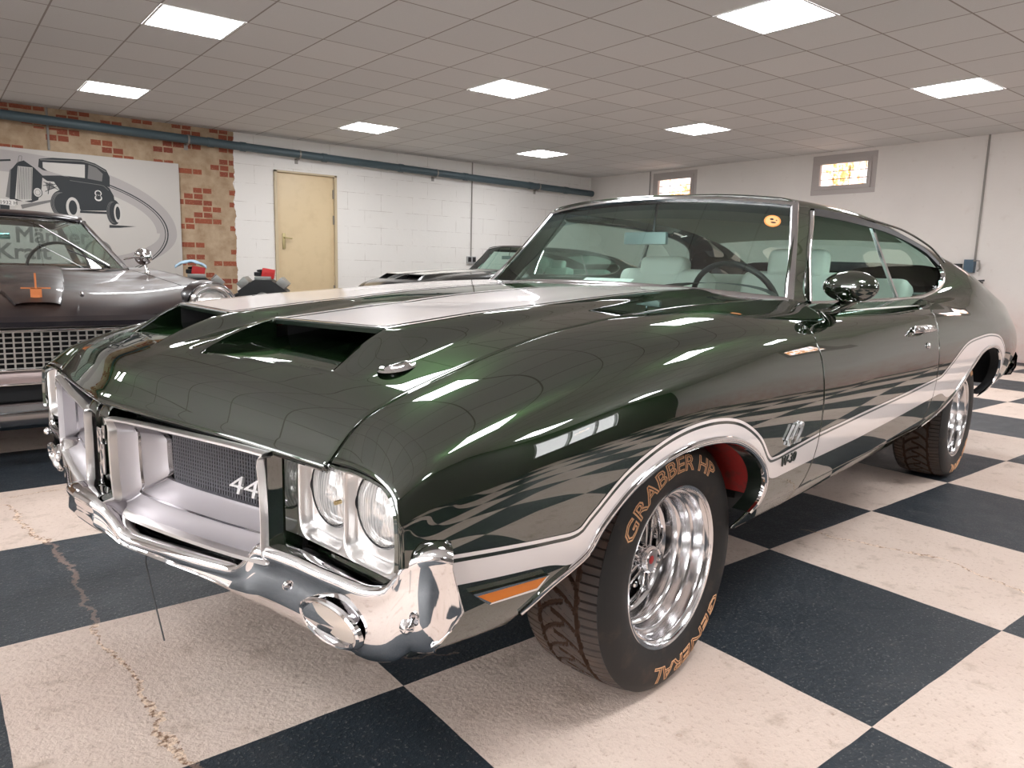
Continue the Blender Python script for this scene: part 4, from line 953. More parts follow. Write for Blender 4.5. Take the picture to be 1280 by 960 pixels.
            b.build('grille_mesh', mat('grille_mesh_grey', (.24,.24,.26), .4, .5), fr, False)
        if s < 0 and detail:
            V_, F_ = text_mesh('442', .056, extrude=.003); W_ = []
            for v in V_: y = .418+(v[0]+.2*v[1])*1.6; W_.append((fx(y)+.070-v[2], -y, .580+v[1]))
            bd = mesh('grille_badge', W_, F_, BADGE, fr, False)
        # body-colour pillar between grille and lamps
        b = MB().grid([[(fx(y)+dx, s*y, z) for z in np.linspace(.46, .70, 6)] for y, dx in ((.568,-.004),(.578,.030),(.592,.045),(.594,.01))]); b.build('lamp_pillar', GREEN, R)
        # headlamp bezel: plate with dished rings
        def bx(y): return -.858+.0*y
        yc = (.664, .803); zc = .643; r0 = .064
        ys = np.linspace(.592, .876, 110); zs = np.linspace(.550, .716, 64); G = []
        for y in ys:
            r = []
            for z in zs:
                edge = min(y-.592, .876-y, z-.550, .716-z, abs(y-.7335)-.003)
                cc = min(yc, key=lambda c: abs(y-c)); sq = (abs((y-cc)/.070)**5+abs((z-.633)/.083)**5)**.2      # rounded square dish
                t_ = max(0, min(1, (1.0-sq)/.16)); dep = .024*(t_*t_*(3-2*t_))
                r.append((bx(y)-.012+dep, s*y, z))
            G.append(r)
        vv, ff = gridVF(np.array(G)); 
        BP = [(.59,.549),(.877,.549),(.877,.655),(.872,.680),(.858,.697),(.835,.706),(.79,.708),(.72,.710),(.59,.7165)]
        vv, ff = clip(vv, ff, lambda Q: sdf(BP, Q[:, 1]*s, Q[:, 2]))
        for c in yc: vv, ff = clip(vv, ff, lambda Q: np.hypot(Q[:, 1]*s-c, Q[:, 2]-zc)-(r0-.002))
        bz = mesh('headlight_bezel', vv, ff, BEZEL, R)
        for c in yc:
            hl = MB().lathe([(.0,.050),(.015,.047),(.03,.040),(.045,.028),(.055,.014),(.0605,.0)], 40, axis='x', c=(bx(c)+.012, s*c, zc)).build('headlight', CHROME_L, R)
            MB().lathe([(0,-.016),(.02,-.0145),(.04,-.010),(.052,-.004),(.0585,.0),(.0605,.006)], 40, axis='x', c=(bx(c)+.012, s*c, zc)).build('headlight_lens', LENSG, hl)
            MB().lathe([(.0600,.006),(.0615,.001),(.0645,.004),(.0655,.03)], 40, axis='x', c=(bx(c)+.008, s*c, zc)).build('headlight_ring', BLACK, hl)
            MB().lathe([(0,-.012),(.006,-.011),(.0075,-.004)], 14, axis='x', c=(bx(c)+.022, s*c, zc)).build('bulb_cap', mat('bulb_grey', (.15,.14,.13), .4, .5), hl)
        if detail: MB().tube([(-.874,s*.7335,.648),(-.886,s*.7335,.648)], .004, 8).build('bezel_screw', mat('brass_screw', (.5,.38,.2), .3, 1), bz)
        # fender front lip and lower valance under lamps
        b = MB(); 
        lipo = [(.891,.572),(.893,.585),(.892,.63),(.885,.672),(.862,.700),(.79,.711),(.71,.708),(.60,.712)]
        lpi = [(.876,.572),(.878,.585),(.879,.63),(.875,.664),(.857,.692),(.79,.702),(.71,.700),(.60,.704)]
        O = smooth_poly(lipo, 6, False); I = smooth_poly(lpi, 6, False)
        b.grid([[(-.879, s*y, z) for y, z in O], [(-.882, s*(y*.6+y2*.4), z*.6+z2*.4) for (y, z), (y2, z2) in zip(O, I)], [(-.876, s*y, z) for y, z in I], [(-.84, s*y, z) for y, z in I]]); b.build('fender_lip', GREEN, R)
        b = MB().grid([[(max(fx(y), -.872)+dx, s*y, z) for y in np.linspace(.575, .872, 20)] for dx, z in ((.040,.556),(.030,.550),(.030,.53),(.035,.50),(.05,.46),(.10,.43))]); b.build('valance_panel', GREEN, R)
        b = MB().grid([[(fx(y)+dx, s*y, z) for y in np.linspace(.0, .58, 20)] for dx, z in ((.05,.468),(.05,.44),(.10,.41))]); b.build('lower_apron', BLACK, R)
    # backing behind the whole nose
    MB().grid([[(-.80, y, z) for z in (.42,.69)] for y in np.linspace(-.86, .86, 3)]).build('radiator_support', DARK, R, False)
    # ---------- front bumper
    py  = [0,.075,.098,.122,.150,.18,.36,.475,.515,.545,.62,.72,.80,.85,.885]
    px_ = [-1.060,-1.052,-1.042,-1.030,-1.020,-1.012,-.972,-.943,-.936,-.928,-.915,-.898,-.886,-.876,-.862]
    pzt = [.536,.533,.524,.500,.473,.468,.472,.477,.500,.530,.532,.526,.524,.535,.585]
    pzb = [.470,.462,.455,.446,.443,.440,.432,.418,.412,.408,.402,.392,.388,.400,.425]
    wr = [(.910,-.852,.602,.428),(.928,-.840,.607,.432),(.942,-.828,.606,.440),(.950,-.818,.602,.450)]
    ts = np.concatenate([np.linspace(0, .06, 8), np.linspace(.065, .18, 36), np.linspace(.19, .49, 24), np.linspace(.495, .56, 22), np.linspace(.57, .885, 34)])
    PT = [(np.interp(t, py, px_) if False else float(pchip(py, px_, t)), float(t), float(pchip(py, pzt, t)), float(pchip(py, pzb, t))) for t in ts]
    W4 = smooth_poly(np.array([(PT[-1][0], PT[-1][1], PT[-1][2], PT[-1][3])]+[(b, a, c, d) for a, b, c, d in wr]), 6, False)[1:]
    PT = np.vstack([np.array(PT), W4]); n = len(PT)
    T_ = np.gradient(PT[:, :2], axis=0); T_ /= np.linalg.norm(T_, axis=1)[:, None]
    for _ in range(3): T_[1:-1] = (T_[:-2]+2*T_[1:-1]+T_[2:])/4; T_ /= np.linalg.norm(T_, axis=1)[:, None]
    Nn = np.stack([-T_[:, 1], T_[:, 0]], 1)      # outward (towards -x / +y)
    PROF = [(-.062,-.02,1),(-.058,-.003,1),(-.052,.0,1),(-.030,.0,1),(-.009,-.0005,1),(-.004,-.003,1),(0,-.008,1),(.001,-.014,1),(-.002,-.022,1),(-.003,.30,2),(.0,.60,2),(-.006,.82,2),(-.014,.94,2),(-.026,1.0,2),(-.06,1.0,2)]
    A = []
    for o_, q, md in PROF:
        zz = PT[:, 2]+q if md == 1 else PT[:, 2]-.020+(PT[:, 3]-PT[:, 2]+.020)*q
        e = np.clip((np.arange(n)-(n-14))/13, 0, 1)
        oo = o_*np.ones(n)
        Q = PT[:, :2]+Nn*oo[:, None]
        if md == 2: Q[:, 0] += e*(.024*math.exp(-((q-.55)/.28)**2)-.030*max(0, q-.7)/.3)
        if q == 1.0: Q[:, 0] -= e*.012
        A.append(np.stack([Q[:, 0], Q[:, 1], zz], 1))
    A = np.array(A).transpose(1, 0, 2)
    L = A[::-1].copy(); L[:, :, 1] *= -1; full = np.vstack([L[:-1], A])
    bp = MB().grid(full); bp = bp.build('front_bumper', CHROME, R, sharp=50); solid(bp, .004, 1)
    for s in SIDE:
        lc = (-.900, s*.735, .440); q = Matrix.Rotation(math.radians(0), 4, 'Z')
        lm = MB().lathe([(.046,.004),(.045,-.003),(.042,-.006),(.039,-.005),(.037,.000),(.036,.006)], 36, axis='x'); lm.v = [(x+.12*(y*s)*1.3-.16*z, y*1.75, z*.93) for x, y, z in lm.v]
        tl = lm.build('turn_lamp', CHROME, bp, loc=lc)
        l2 = MB().lathe([(0,.000),(.02,.0005),(.036,.003)], 30, axis='x'); l2.v = [(x+.12*(y*s)*1.3-.16*z, y*1.75, z*.93) for x, y, z in l2.v]
        l2.build('turn_lamp_lens', mat('fog_lens', (.62,.52,.45), .15, .3, .8), bp, loc=lc)
        MB().lathe([(0,-.010),(.006,-.009),(.011,-.004),(.012,.002)], 18, axis='x', c=(0,0,0)).build('bumper_bolt', CHROME, bp, loc=(-.872, s*.905, .487)).rotation_euler = (0,0,math.radians(-s*38))
        MB().lathe([(0,-.006),(.005,-.005),(.008,-.001)], 16, axis='x').build('bumper_bolt', CHROME, bp, loc=(-.918, s*.628, .478))
    if detail:
        MB().tube([(-.955,-.12,.455),(-.965,-.125,.41),(-.97,-.13,.385),(-.972,-.17,.32),(-.978,-.232,.245)], .0016, 6).build('hanging_wire', BLACK, R)
    # ---------- underbody, liners
    ub = MB(); ub.box((1.6,0,.30), (4.3,1.30,.12), bev=.03); ub.box((.95,-.0,.42), (.9,1.55,.12), bev=.02); ub.box((2.9,0,.36), (.5,.9,.16), bev=.03); ub.build('underbody', DARK, R)
    for x, m in ((-.10, REDL), (2.78, DARK)):
        for s in SIDE:
            G = []; rx = .47 if x < 1 else .60
            for a in np.linspace(0, PI, 40):
                px = x+rx*math.cos(a); pz_ = (.43+.27*math.sin(a)) if x < 1 else (.45+.30*math.sin(a)); yo = float(side_y(px, pz_)[0])-.035
                G.append([(px, s*yv, pz_) for yv in (yo, .80, .66, .50)])
            G2 = MB().grid(G); G2.add([g[-1] for g in G]+[(x, s*.50, .40)], [(i, i+1, len(G)) for i in range(len(G)-1)]); G2.build('wheel_well', m, R)
    # ---------- wheels
    def tread(a, v):
        """groove depth 0..1; a angle, v -1..1 (outer = -1)"""
        g = 0.
        z = (a/(2*PI)*34) % 1; zig = abs(z-.5)*2
        for c in (-.52, .52):
            if abs(v-c-.05*(zig-.5)) < .045: g = 1
        if abs(v) > .56:
            p = (a/(2*PI)*96+(.15 if v > 0 else 0)) % 1
            if p < .17: g = max(g, .75 if abs(v) < .98 else .5)
        else:
            for sg in (1, -1):
                p = (a/(2*PI)*34+sg*(.9*v*abs(v)+.35*v)*1.6+(.5 if sg < 0 else 0)) % 1
                if p < .20 and (v*sg > -.15): g = 1
            p = (a/(2*PI)*68-v*2.4) % 1
            if p < .055: g = max(g, .5)
        return g
    if 'tire' not in TXT:
        rt = .320; prof = []
        side = [(.196,.108),(.206,.116),(.225,.1225),(.250,.126),(.272,.1245),(.292,.119),(.304,.1125),(.311,.106)]
        nA, nV = 900, 57
        b = MB(); A = []
        inner = side[::-1]
        for k in range(nA):
            a = 2*PI*k/nA; r = []
            for (rr, hh) in side: r.append((rr, -hh))
            for v in np.linspace(-1, 1, nV):
                rr = rt-.0065*abs(v)**4-.003*v*v; rr -= .009*tread(a, v); r.append((rr, .104*v))
            for (rr, hh) in inner: r.append((rr, hh))
            A.append([(q[0]*math.sin(a), q[1], q[0]*math.cos(a)) for q in r])
        b.grid(A, close_u=True)
        me = bpy.data.meshes.new('tire'); me.from_pydata(b.v, [], b.f); me.polygons.foreach_set('use_smooth', [True]*len(me.polygons)); me.materials.append(RUBBER); me.materials.append(TREAD); me.materials.append(GROOVE); me.set_sharp_from_angle(angle=math.radians(38)); TXT['tire'] = me
        nr = len(side)*2+nV; mi_ = np.zeros(len(me.polygons), int); vs = np.linspace(-1, 1, nV)
        for q in range(len(me.polygons)):
            c_ = q % (nr-1)-len(side)
            if 0 <= c_ < nV-1: mi_[q] = 2 if max(tread(2*PI*((q//(nr-1))+e)/nA, vs[c_]) for e in (0,1)) >= .99 and abs(vs[c_]) < .62 else 1
        me.polygons.foreach_set('material_index', mi_)
        # raised outline letters
        def around(t, mid, size, Rr, spread=1.0):
            V_, F_ = text_mesh(t, size, outline=.0015, res=2)
            bm = bmesh.new(); vs_ = [bm.verts.new(v) for v in V_]
            for f in F_:
                try: bm.faces.new([vs_[i] for i in f])
                except ValueError: pass
            for _ in range(3): bmesh.ops.subdivide_edges(bm, edges=[e for e in bm.edges if e.calc_length() > .008], cuts=1)
            bm.verts.index_update(); V_ = np.array([v.co[:] for v in bm.verts]); F_ = [tuple(v.index for v in f.verts) for f in bm.faces]; bm.free()
            V_ = V_*[1.28*spread, 1, 1]
            ph = math.radians(mid)+V_[:, 0]/Rr; rr = Rr-.015+V_[:, 1]; hh = np.interp(rr, [q[0] for q in side], [q[1] for q in side])
            me = bpy.data.meshes.new('tire_lettering'); me.from_pydata([tuple(map(float, v)) for v in np.stack([rr*np.sin(ph), -(hh+.0007+V_[:, 2]*.7), rr*np.cos(ph)], 1)], [], F_); me.materials.append(TAN); return me
        TXT['let'] = [around('GENERAL', 160, .060, .264, 1.08), around('GRABBER HP', -12, .054, .262, 1.14)]
        rim = MB().lathe([(.196,-.104),(.2085,-.106),(.2095,-.112),(.205,-.117),(.199,-.115),(.196,-.106),(.190,-.100),(.186,-.101),(.183,-.092),(.180,-.072),(.176,-.068),(.171,-.069),(.168,-.060),(.165,-.046),(.160,-.043),(.156,-.036),(.152,-.018),(.150,-.005),(.144,-.000),(.140,.004),(.137,.02)], 72)
        me = rim.build('rim', CHROME_R, None).data; TXT['rim'] = me; bpy.data.objects.remove(bpy.data.objects[-1] if False else [o for o in bpy.data.objects if o.data is me][0])
        disc = MB().lathe([(.139,.012),(.130,.006),(.10,-.002),(.06,-.010),(.03,-.012),(0,-.012)], 60)
        TXT['disc'] = disc
    def wheel(x, s, steer=0, kind=''):
        me = TXT['tire']; o = bpy.data.objects.new('tire', me); COL.objects.link(o); o.parent = R
        yc = .748; o.location = (x, s*yc, .318); o.rotation_euler = (0, 0, steer if s < 0 else PI+steer)
        for q in TXT['let']: l = bpy.data.objects.new('tire_lettering', q); COL.objects.link(l); l.parent = o
        w = bpy.data.objects.new('rim', TXT['rim']); COL.objects.link(w); w.parent = R; w.location = o.location; w.rotation_euler = o.rotation_euler
        d = TXT['disc']; mesh('wheel_disc', d.v, d.f, GLOSSBLK, w)
        for k in range(5):
            a0 = 2*PI*k/5+.35
            b = MB()
            def pr(r, da, h): a = a0+da; return (r*math.sin(a), h, r*math.cos(a))
            for sg in (-1, 1):       # chrome edges of one spoke
                b.tube([pr(.034, sg*.34, -.034), pr(.06, sg*.20, -.030), pr(.095, sg*.155, -.022), pr(.125, sg*.20, -.010), pr(.140, sg*.30, -.002)], [.003,.003,.003,.0035,.004], 8)
            b.grid([[pr(.034, -.34, -.030), pr(.06, -.20, -.026), pr(.095, -.155, -.018), pr(.125, -.2, -.006), pr(.14, -.3, .004)], [pr(.034, .34, -.030), pr(.06, .20, -.026), pr(.095, .155, -.018), pr(.125, .2, -.006), pr(.14, .3, .004)]], 1)
            b.build('spoke', [CHROME, GLOSSBLK], w)
            a1 = a0+PI/5; MB().lathe([(0,-.022),(.005,-.022),(.0085,-.018),(.0095,0)], 6, c=(.072*math.sin(a1), -.006, .072*math.cos(a1))).build('lug_nut', CHROME, w, smooth=False)
        MB().lathe([(.038,-.010),(.036,-.045),(.034,-.056),(.031,-.060),(.028,-.058),(.026,-.050)], 32).build('hub_cap', CHROME, w)
        MB().lathe([(.0265,-.050),(.012,-.0515),(0,-.052)], 24).build('hub_cap_disc', mat('cap_grey', (.35,.35,.36), .3, .8), w)
        MB().lathe([(.011,-.0525),(0,-.0535)], 16).build('hub_cap_emblem', RED, w)
    for s in SIDE:
        wheel(0, s, .022); wheel(2.845, s, 0)
    # ---------- interior
    if True:
        MB().grid([[(x+.13*(abs(y)/.7)**2 if x < 1 else x, y, z-.02*(abs(y)/.7)**2) for y in np.linspace(-.69, .69, 15)] for x, z in ((.80,.962),(.95,.972),(1.08,.972),(1.17,.960),(1.20,.93),(1.21,.80))]).build('dashboard', DASH, R)
        b = MB().lathe([(.0,.0)]*2, 4); b = MB()
        b.grid([[(1.06+.14*t, -.33+.26*math.cos(a)*(1-.15*t), .955+.045*math.sin(a)) for a in np.linspace(0, PI, 16)] for t in np.linspace(0, 1, 6)]); b.build('gauge_hood', DASH, R)
        sw = empty('x', (0,0,0)); bpy.data.objects.remove(sw)
        b = MB(); RM = Matrix.Translation((1.30,-.33,.905)) @ Matrix.Rotation(math.radians(-24), 4, 'Y'); ring = [RM @ Vector((0, .188*math.cos(a), .188*math.sin(a))) for a in np.linspace(0, 2*PI, 41)]
        b.tube(ring, .012, 10); 
        for a in (math.radians(200), math.radians(-20), math.radians(-90)): b.tube([RM @ Vector((-.03,0,0)), RM @ Vector((0,.186*math.cos(a),.186*math.sin(a)))], .010, 8)
        b.tube([RM @ Vector((.0,0,0)), RM @ Vector((-.12,0,0))], .03, 12); b.build('steering_wheel', WHEELR, R)
        def cushion(c, d, nm, tilt=0, bev=.05):
            bm = bmesh.new(); bmesh.ops.create_cube(bm, size=1)
            for v in bm.verts: v.co = Vector((v.co.x*d[0], v.co.y*d[1], v.co.z*d[2]))
            bmesh.ops.bevel(bm, geom=bm.edges[:], offset=min(bev, min(d)*.45), segments=5, affect='EDGES', profile=.6)
            me = bpy.data.meshes.new(nm); bm.to_mesh(me); bm.free(); o = link(nm, me, VINYL, R, True, c); o.rotation_euler = (0, tilt, 0)
        for y in (-.36, .34):
            cushion((1.82,y,.80), (.16,.52,.50), 'seat_backrest', math.radians(12), .06); cushion((1.50,y,.58), (.52,.52,.16), 'seat_cushion', 0, .06); cushion((1.84,y,1.085 if y < 0 else 1.045), (.10,.27,.135), 'headrest', math.radians(8), .045)
        cushion((2.60,0,.80), (.16,1.25,.46), 'rear_seat_backrest', math.radians(18), .06); cushion((2.35,0,.60), (.45,1.25,.16), 'rear_seat_cushion', 0, .06)
        MB().box((2.95,0,.945), (.55,1.30,.02), bev=.005).build('parcel_shelf', DASH, R)
        for s in SIDE: 
            MB().box((1.75,s*.80,.66), (2.1,.04,.52), bev=.01).build('door_trim_panel', VINYL, R)
        MB().box((1.5,0,.42), (2.6,1.5,.03)).build('cabin_floor', DARK, R)
        b = MB().box((0,0,0), (.022,.205,.052), bev=.010); b.build('rear_view_mirror', mat('mirror_back', (.22,.26,.27), .35, .3), R, loc=(1.115,-.005,1.172))
        MB().tube([(1.15,-.02,1.20),(1.17,-.01,1.25),(1.20,0,1.315)], .006).build('mirror_stem', CHROME_D, R)
    if detail:
        # sticker on the windshield, door mirrors, wiper-less cowl
        b = MB(); c = Vector(ws(-.88, .80)); n = (Vector(ws(-.88,.9))-Vector(ws(-.88,.7))).normalized(); t = (Vector(ws(-.80,.8))-Vector(ws(-.96,.8))).normalized()
        nn = t.cross(n).normalized(); nn = nn if nn.x < 0 else -nn
        def dk(r1, r2, off, m, nm, par=None, cx=0, cy=0): 
            return MB().poly([tuple(c+t*(cx+r1*math.cos(a))+n*(cy+r2*math.sin(a))+nn*off) for a in np.linspace(0, 2*PI, 30, endpoint=False)]).build(nm, m, par or R, False)
        st = dk(.030, .030, .003, ORANGE, 'windshield_sticker')
        dk(.025, .025, .0034, mat('sticker_light', (.85,.42,.18), .5), 'sticker_ring', st); dk(.007, .005, .0038, BLACK, 'sticker_mark', st, .003, .008); dk(.010, .004, .0038, BLACK, 'sticker_mark', st, -.004, -.008); dk(.003, .003, .0038, BLACK, 'sticker_mark', st, -.014, .004)
        for s in (-1,):
            me = bpy.data.meshes.new('door_mirror'); bm = bmesh.new(); bmesh.ops.create_uvsphere(bm, u_segments=32, v_segments=20, radius=1)
            for v in bm.verts:
                x = v.co.x; v.co = Vector((v.co.x*.075 if x < 0 else v.co.x*.030, v.co.y*.092, v.co.z*.052))
            bm.to_mesh(me); bm.free(); o = link('door_mirror', me, GREEN, R, True, (1.0,s*.885,1.005)); o.rotation_euler = (0,0,math.radians(-10*s*-1))
            b = MB().tube([(.025,-.055*-s*0,-.04),(.0,.02*-s,-.06),(-.03,.045*-s,-.085),(-.07,.085*-s,-.095)], [.016,.020,.018,.013], 12); b.build('mirror_arm', CHROME if False else GREEN, o)
            b = MB().tube([(.028,0,0),(.032,0,0)], [.04,.04], 24); b.v = [(x, y*1.7, z*1.0) for x, y, z in b.v]; b.build('mirror_glass', CHROME, o)
    return R
coupe = build_coupe('muscle_car', GREEN, WHITE, PIN)
coupe.location = (-1.1919, .4649, 0); coupe.rotation_euler = (0, 0, .1527)
tag(coupe, 'dark green two-door muscle car with white bonnet stripes, filling the foreground', 'car')
# paper lying on the dashboard
_M = Matrix.Translation((-1.1919,.4649,0)) @ Matrix.Rotation(.1527, 4, 'Z')
pb = MB().box((0,0,0), (.055,.235,.002), bev=.0008).build('paper_card', PAPER); pb.location = _M @ Vector((.90,.032,.994)); pb.rotation_euler = (0, math.radians(-24), .1527)
tag(pb, 'white paper card lying on the dashboard behind the green car windshield', 'paper')
# ================================================================ FAR COUPE behind the green car
FBLK = mat('black_car_paint', (.008,.009,.009), .3, .3, 1.)
FWHT = mat('far_white_stripe', (.80,.78,.70), .4, 0, .8)
far = build_coupe('parked_coupe', FBLK, FWHT, FBLK, detail=False)
far.location = (3.25, 7.35, 0)
tag(far, 'black muscle car with pale bonnet stripes parked by the long wall, behind the green car', 'car')
# ================================================================ LONG BLACK SALOON on the left
LBLK = mat('dusty_black_paint', (.014,.012,.013), .45, 0., .30, .06, spec=.3)
def _dust():
    nt, lk, b = nodes(LBLK); tc = nt.new('ShaderNodeTexCoord'); g = nt.new('ShaderNodeNewGeometry'); sp = nt.new('ShaderNodeSeparateXYZ'); lk.new(g.outputs['Normal'], sp.inputs[0])
    n = noise(nt, lk, tc.outputs['Object'], 3.5, 6)
    f = math_(nt, lk, 'MULTIPLY', math_(nt, lk, 'POWER', math_(nt, lk, 'MAXIMUM', sp.outputs[2], 0), 3.0), ramp(nt, lk, n, [(.35, (.25,.25,.25)), (.65, (.9,.9,.9))]))
    lk.new(mix(nt, lk, f, (.010,.009,.012), (.060,.032,.020)), b.inputs['Base Color']); lk.new(math_(nt, lk, 'ADD', .25, math_(nt, lk, 'MULTIPLY', f, .35)), b.inputs['Roughness'])
_dust()
L = empty('black_saloon', (-2.02, 2.9, 0), PI/2); tag(L, 'black 1950s saloon with square-mesh chrome grille, parked facing out in front of the poster', 'car')
lx = [-.02,.04,.12,.3,.8,1.6,2.6,3.8,4.6,5.3]
hood_z = [.735,.775,.812,.850,.900,.948,.955,.955,.93,.80]; cr_z = [.80,.855,.885,.905,.925,.955,.96,.98,.97,.85]; mid_z = [.735,.785,.82,.855,.895,.935,.95,.955,.93,.80]
wd = [.93,.955,.97,.985,1.0,1.0,1.0,1.0,.98,.90]
def lsec(x):
    h, c, m_, w_ = (float(akima(lx, a, x)) for a in (hood_z, cr_z, mid_z, wd))
    P = np.array([(w_-.06,.24),(w_-.01,.36),(w_,.52),(w_-.005,.66),(w_-.025,.78),(w_-.07,c-.03),(w_-.15,c),(w_-.27,(c+m_)/2),(w_-.42,m_),(.30,h-.004),(0,h)])
    return P
def lgrid(x0, x1, n, i0=0, nt=90):
    G = []
    for x in np.linspace(x0, x1, n):
        P = lsec(x); t = np.arange(len(P)); q = np.linspace(0, len(P)-1, nt); G.append(np.stack([np.full(nt, x), -akima(t, P[:, 0], q), akima(t, P[:, 1], q)], 1))
    return np.array(G)
Vl, Fl = gridVF(lgrid(-.02, 5.3, 160), True)
arch = lambda cx: [(cx+.40*math.cos(a), .36+.36*math.sin(a)) for a in np.linspace(0, PI, 24)]+[(cx-.4,.1),(cx+.4,.1)]
LCUT = [(2.2,.90),(1.62,.90)]
for s in (-1, 1):
    V1, F1 = clip(Vl, Fl, lambda Q: np.minimum(-sdf(arch(.92), Q[:, 0], Q[:, 2]), -sdf(arch(4.1), Q[:, 0], Q[:, 2])))
    V1, F1 = clip(V1, F1, lambda Q: -np.minimum(np.minimum(Q[:, 0]-1.60, 4.05-Q[:, 0]), -Q[:, 1]*-1*-1+0*Q[:, 0]+.74-2*0) if False else -np.minimum(np.minimum(Q[:, 0]-1.60, 4.05-Q[:, 0]), np.minimum(.74+Q[:, 1], Q[:, 2]-.8)))
    fend = lambda Q: -Q[:, 1]-.745
    Va, Fa = clip(V1, F1, fend); Va2, Fa2 = mir(Va, Fa, s); fo = mesh('front_fender' if False else 'body_side', Va2, orient(Va2, Fa2, (0,0,.5)), LBLK, L)
    Vb, Fb = clip(V1, F1, lambda Q: -fend(Q)-.006); 
    if s < 0: VH, FH = list(map(tuple, Vb)), list(Fb)
    else:
        q, w_ = mir(Vb, Fb, 1); n0 = len(VH); VH += list(map(tuple, q)); FH += [tuple(i+n0 for i in f) for f in w_]
    # headlamp with deep chrome ring
    c = (-.05, s*.825, .772)
    hl = MB().lathe([(.128,.06),(.134,-.02),(.131,-.035),(.120,-.040),(.108,-.030),(.100,-.004),(.097,.0)], 48, axis='x').build('headlight', CHROME, L, loc=c)
    MB().lathe([(0,-.022),(.04,-.018),(.08,-.006),(.097,.004)], 40, axis='x').build('headlight_lens', LENS, hl)
    MB().lathe([(.136,.10),(.138,.0),(.143,.01),(.150,.14)], 48, axis='x').build('headlight_hood', LBLK, hl)
    MB().tube([(.03,s*.745,.62),(.10,s*.745,.80),(.16,s*.745,.86)], .006, 6).build('fender_seam_trim', CHROME_D, fo)
_a, _b = clip(np.array(VH), FH, lambda Q: 2.2-Q[:, 0]); hd = weld(mesh('hood', _a, orient(_a, _b, (0,0,.2)), LBLK, L))
_a, _b = clip(np.array(VH), FH, lambda Q: Q[:, 0]-3.0); weld(mesh('trunk_lid', _a, orient(_a, _b, (0,0,.2)), LBLK, L))
# sculpted centre panel and winged mascot
b = MB(); G = []
for x in np.linspace(.05, 1.55, 30):
    w_ = .10+.20*((x-.05)/1.5)**.8; h = float(akima(lx, hood_z, x))
    G.append([(x, w_*math.sin(t)*1.0, h+.002+.020*math.cos(t)**.5 if math.cos(t) > 0 else h) for t in np.linspace(-PI/2, PI/2, 13)])
b.grid(G); b.build('hood_centre_bulge', LBLK, hd)
b = MB(); OR = mat('copper_star', (.65,.22,.08), .4, .5)
b.box((.10,0,.868), (.010,.008,.16)); b.box((.10,0,.872), (.008,.13,.007)); b.box((.10,0,.850), (.008,.05,.05), bev=.002); b.box((.10,0,.80), (.012,.03,.07), bev=.003); b.build('hood_star', OR, hd)
for y in (-.20,): MB().tube([(.06,y,.835),(.075,y,.845),(.10,y,.842)], .010).build('hood_trim_end', CHROME, hd)
# nose
nb = MB(); nb.grid([[(x, y, z) for y in np.linspace(-.74, .74, 30)] for x, z in ((-.02,.735),(-.045,.71),(-.045,.685),(-.02,.672),(.06,.668))]); nb.build('nose_panel', LBLK, L)
gr = empty('x', (0,0,0)); bpy.data.objects.remove(gr)
b = MB(); fr_ = mat('grille_satin', (.62,.60,.57), .3, .9)
for k in range(37): b.box((0, -.72+.04*k, .567), (.014,.008,.186))
for k in range(8): b.box((-.002, 0, .476+.026*k), (.014,1.46,.006))
g = b.build('grille', fr_, L, False)
b = MB(); b.box((-.01,0,.667), (.03,1.50,.010), bev=.003); b.box((-.01,0,.471), (.03,1.50,.010), bev=.003); b.build('grille_frame', CHROME, g)
MB().box((.05,0,.567), (.02,1.5,.2)).build('grille_back', DARK, g)
b = MB().grid([[(x, y, z) for y in np.linspace(-.86, .86, 20)] for x, z in ((.0,.466),(-.03,.455),(-.04,.425),(-.035,.405),(.0,.398))]); b.build('lower_ledge', mat('ledge_metal', (.42,.34,.33), .3, .7), L)
MB().box((-.038,0,.402), (.012,1.74,.008), bev=.002).build('ledge_trim', CHROME, L)
MB().box((.05,0,.35), (.04,1.7,.14)).build('intake', DARK, L)
b = MB(); G = []
for y in np.linspace(-1.0, 1.0, 50):
    xo = -.16+.30*max(0, (abs(y)-.7)/.3)**2; G.append([(xo+dx, y, z) for dx, z in ((.10,.325),(.02,.325),(.0,.318),(-.015,.29),(-.015,.26),(.0,.215),(.05,.19))])
b.grid(G); b.build('front_bumper', mat('bumper_dull_chrome', (.30,.30,.31), .14, 1.), L)
# greenhouse
def lws(u, v):
    xb, xt = 1.60+.10*u**4, 2.02+.10*u**4; yb, yt = .735*u, .53*u; return (xb+(xt-xb)*v, yb+(yt-yb)*v*(1-.0), .945+(.352-.012*u*u)*v)
MB().grid([[lws(u, v) for v in np.linspace(0, 1, 8)] for u in np.linspace(-1, 1, 30)]).build('windshield', GLASS, L)
b = MB()
for pts in ([lws(u, 0) for u in np.linspace(-1, 1, 30)], [lws(u, 1) for u in np.linspace(-1, 1, 30)]): b.tube(pts, .011, 8)
b.build('windshield_trim', CHROME_D, L)
for s in (-1, 1): MB().tube([lws(s, v) for v in np.linspace(0, 1, 8)], .018, 8).build('windshield_pillar', CHROME_D, L)
G = []
for x, z, w_ in ((2.01,1.302,.50),(2.08,1.325,.53),(2.3,1.345,.545),(2.9,1.352,.55),(3.4,1.34,.545),(3.62,1.315,.53),(3.68,1.295,.52)):
    G.append([(x+.08*(abs(u)**4 if x < 2.2 else 0), w_*u*(1+.06*(1-1)), z-.028*abs(u)**3.0) for u in np.linspace(-1, 1, 25)]+[])
rf = MB().grid(G).build('roof', LBLK, L); solid(rf, .02, 1)
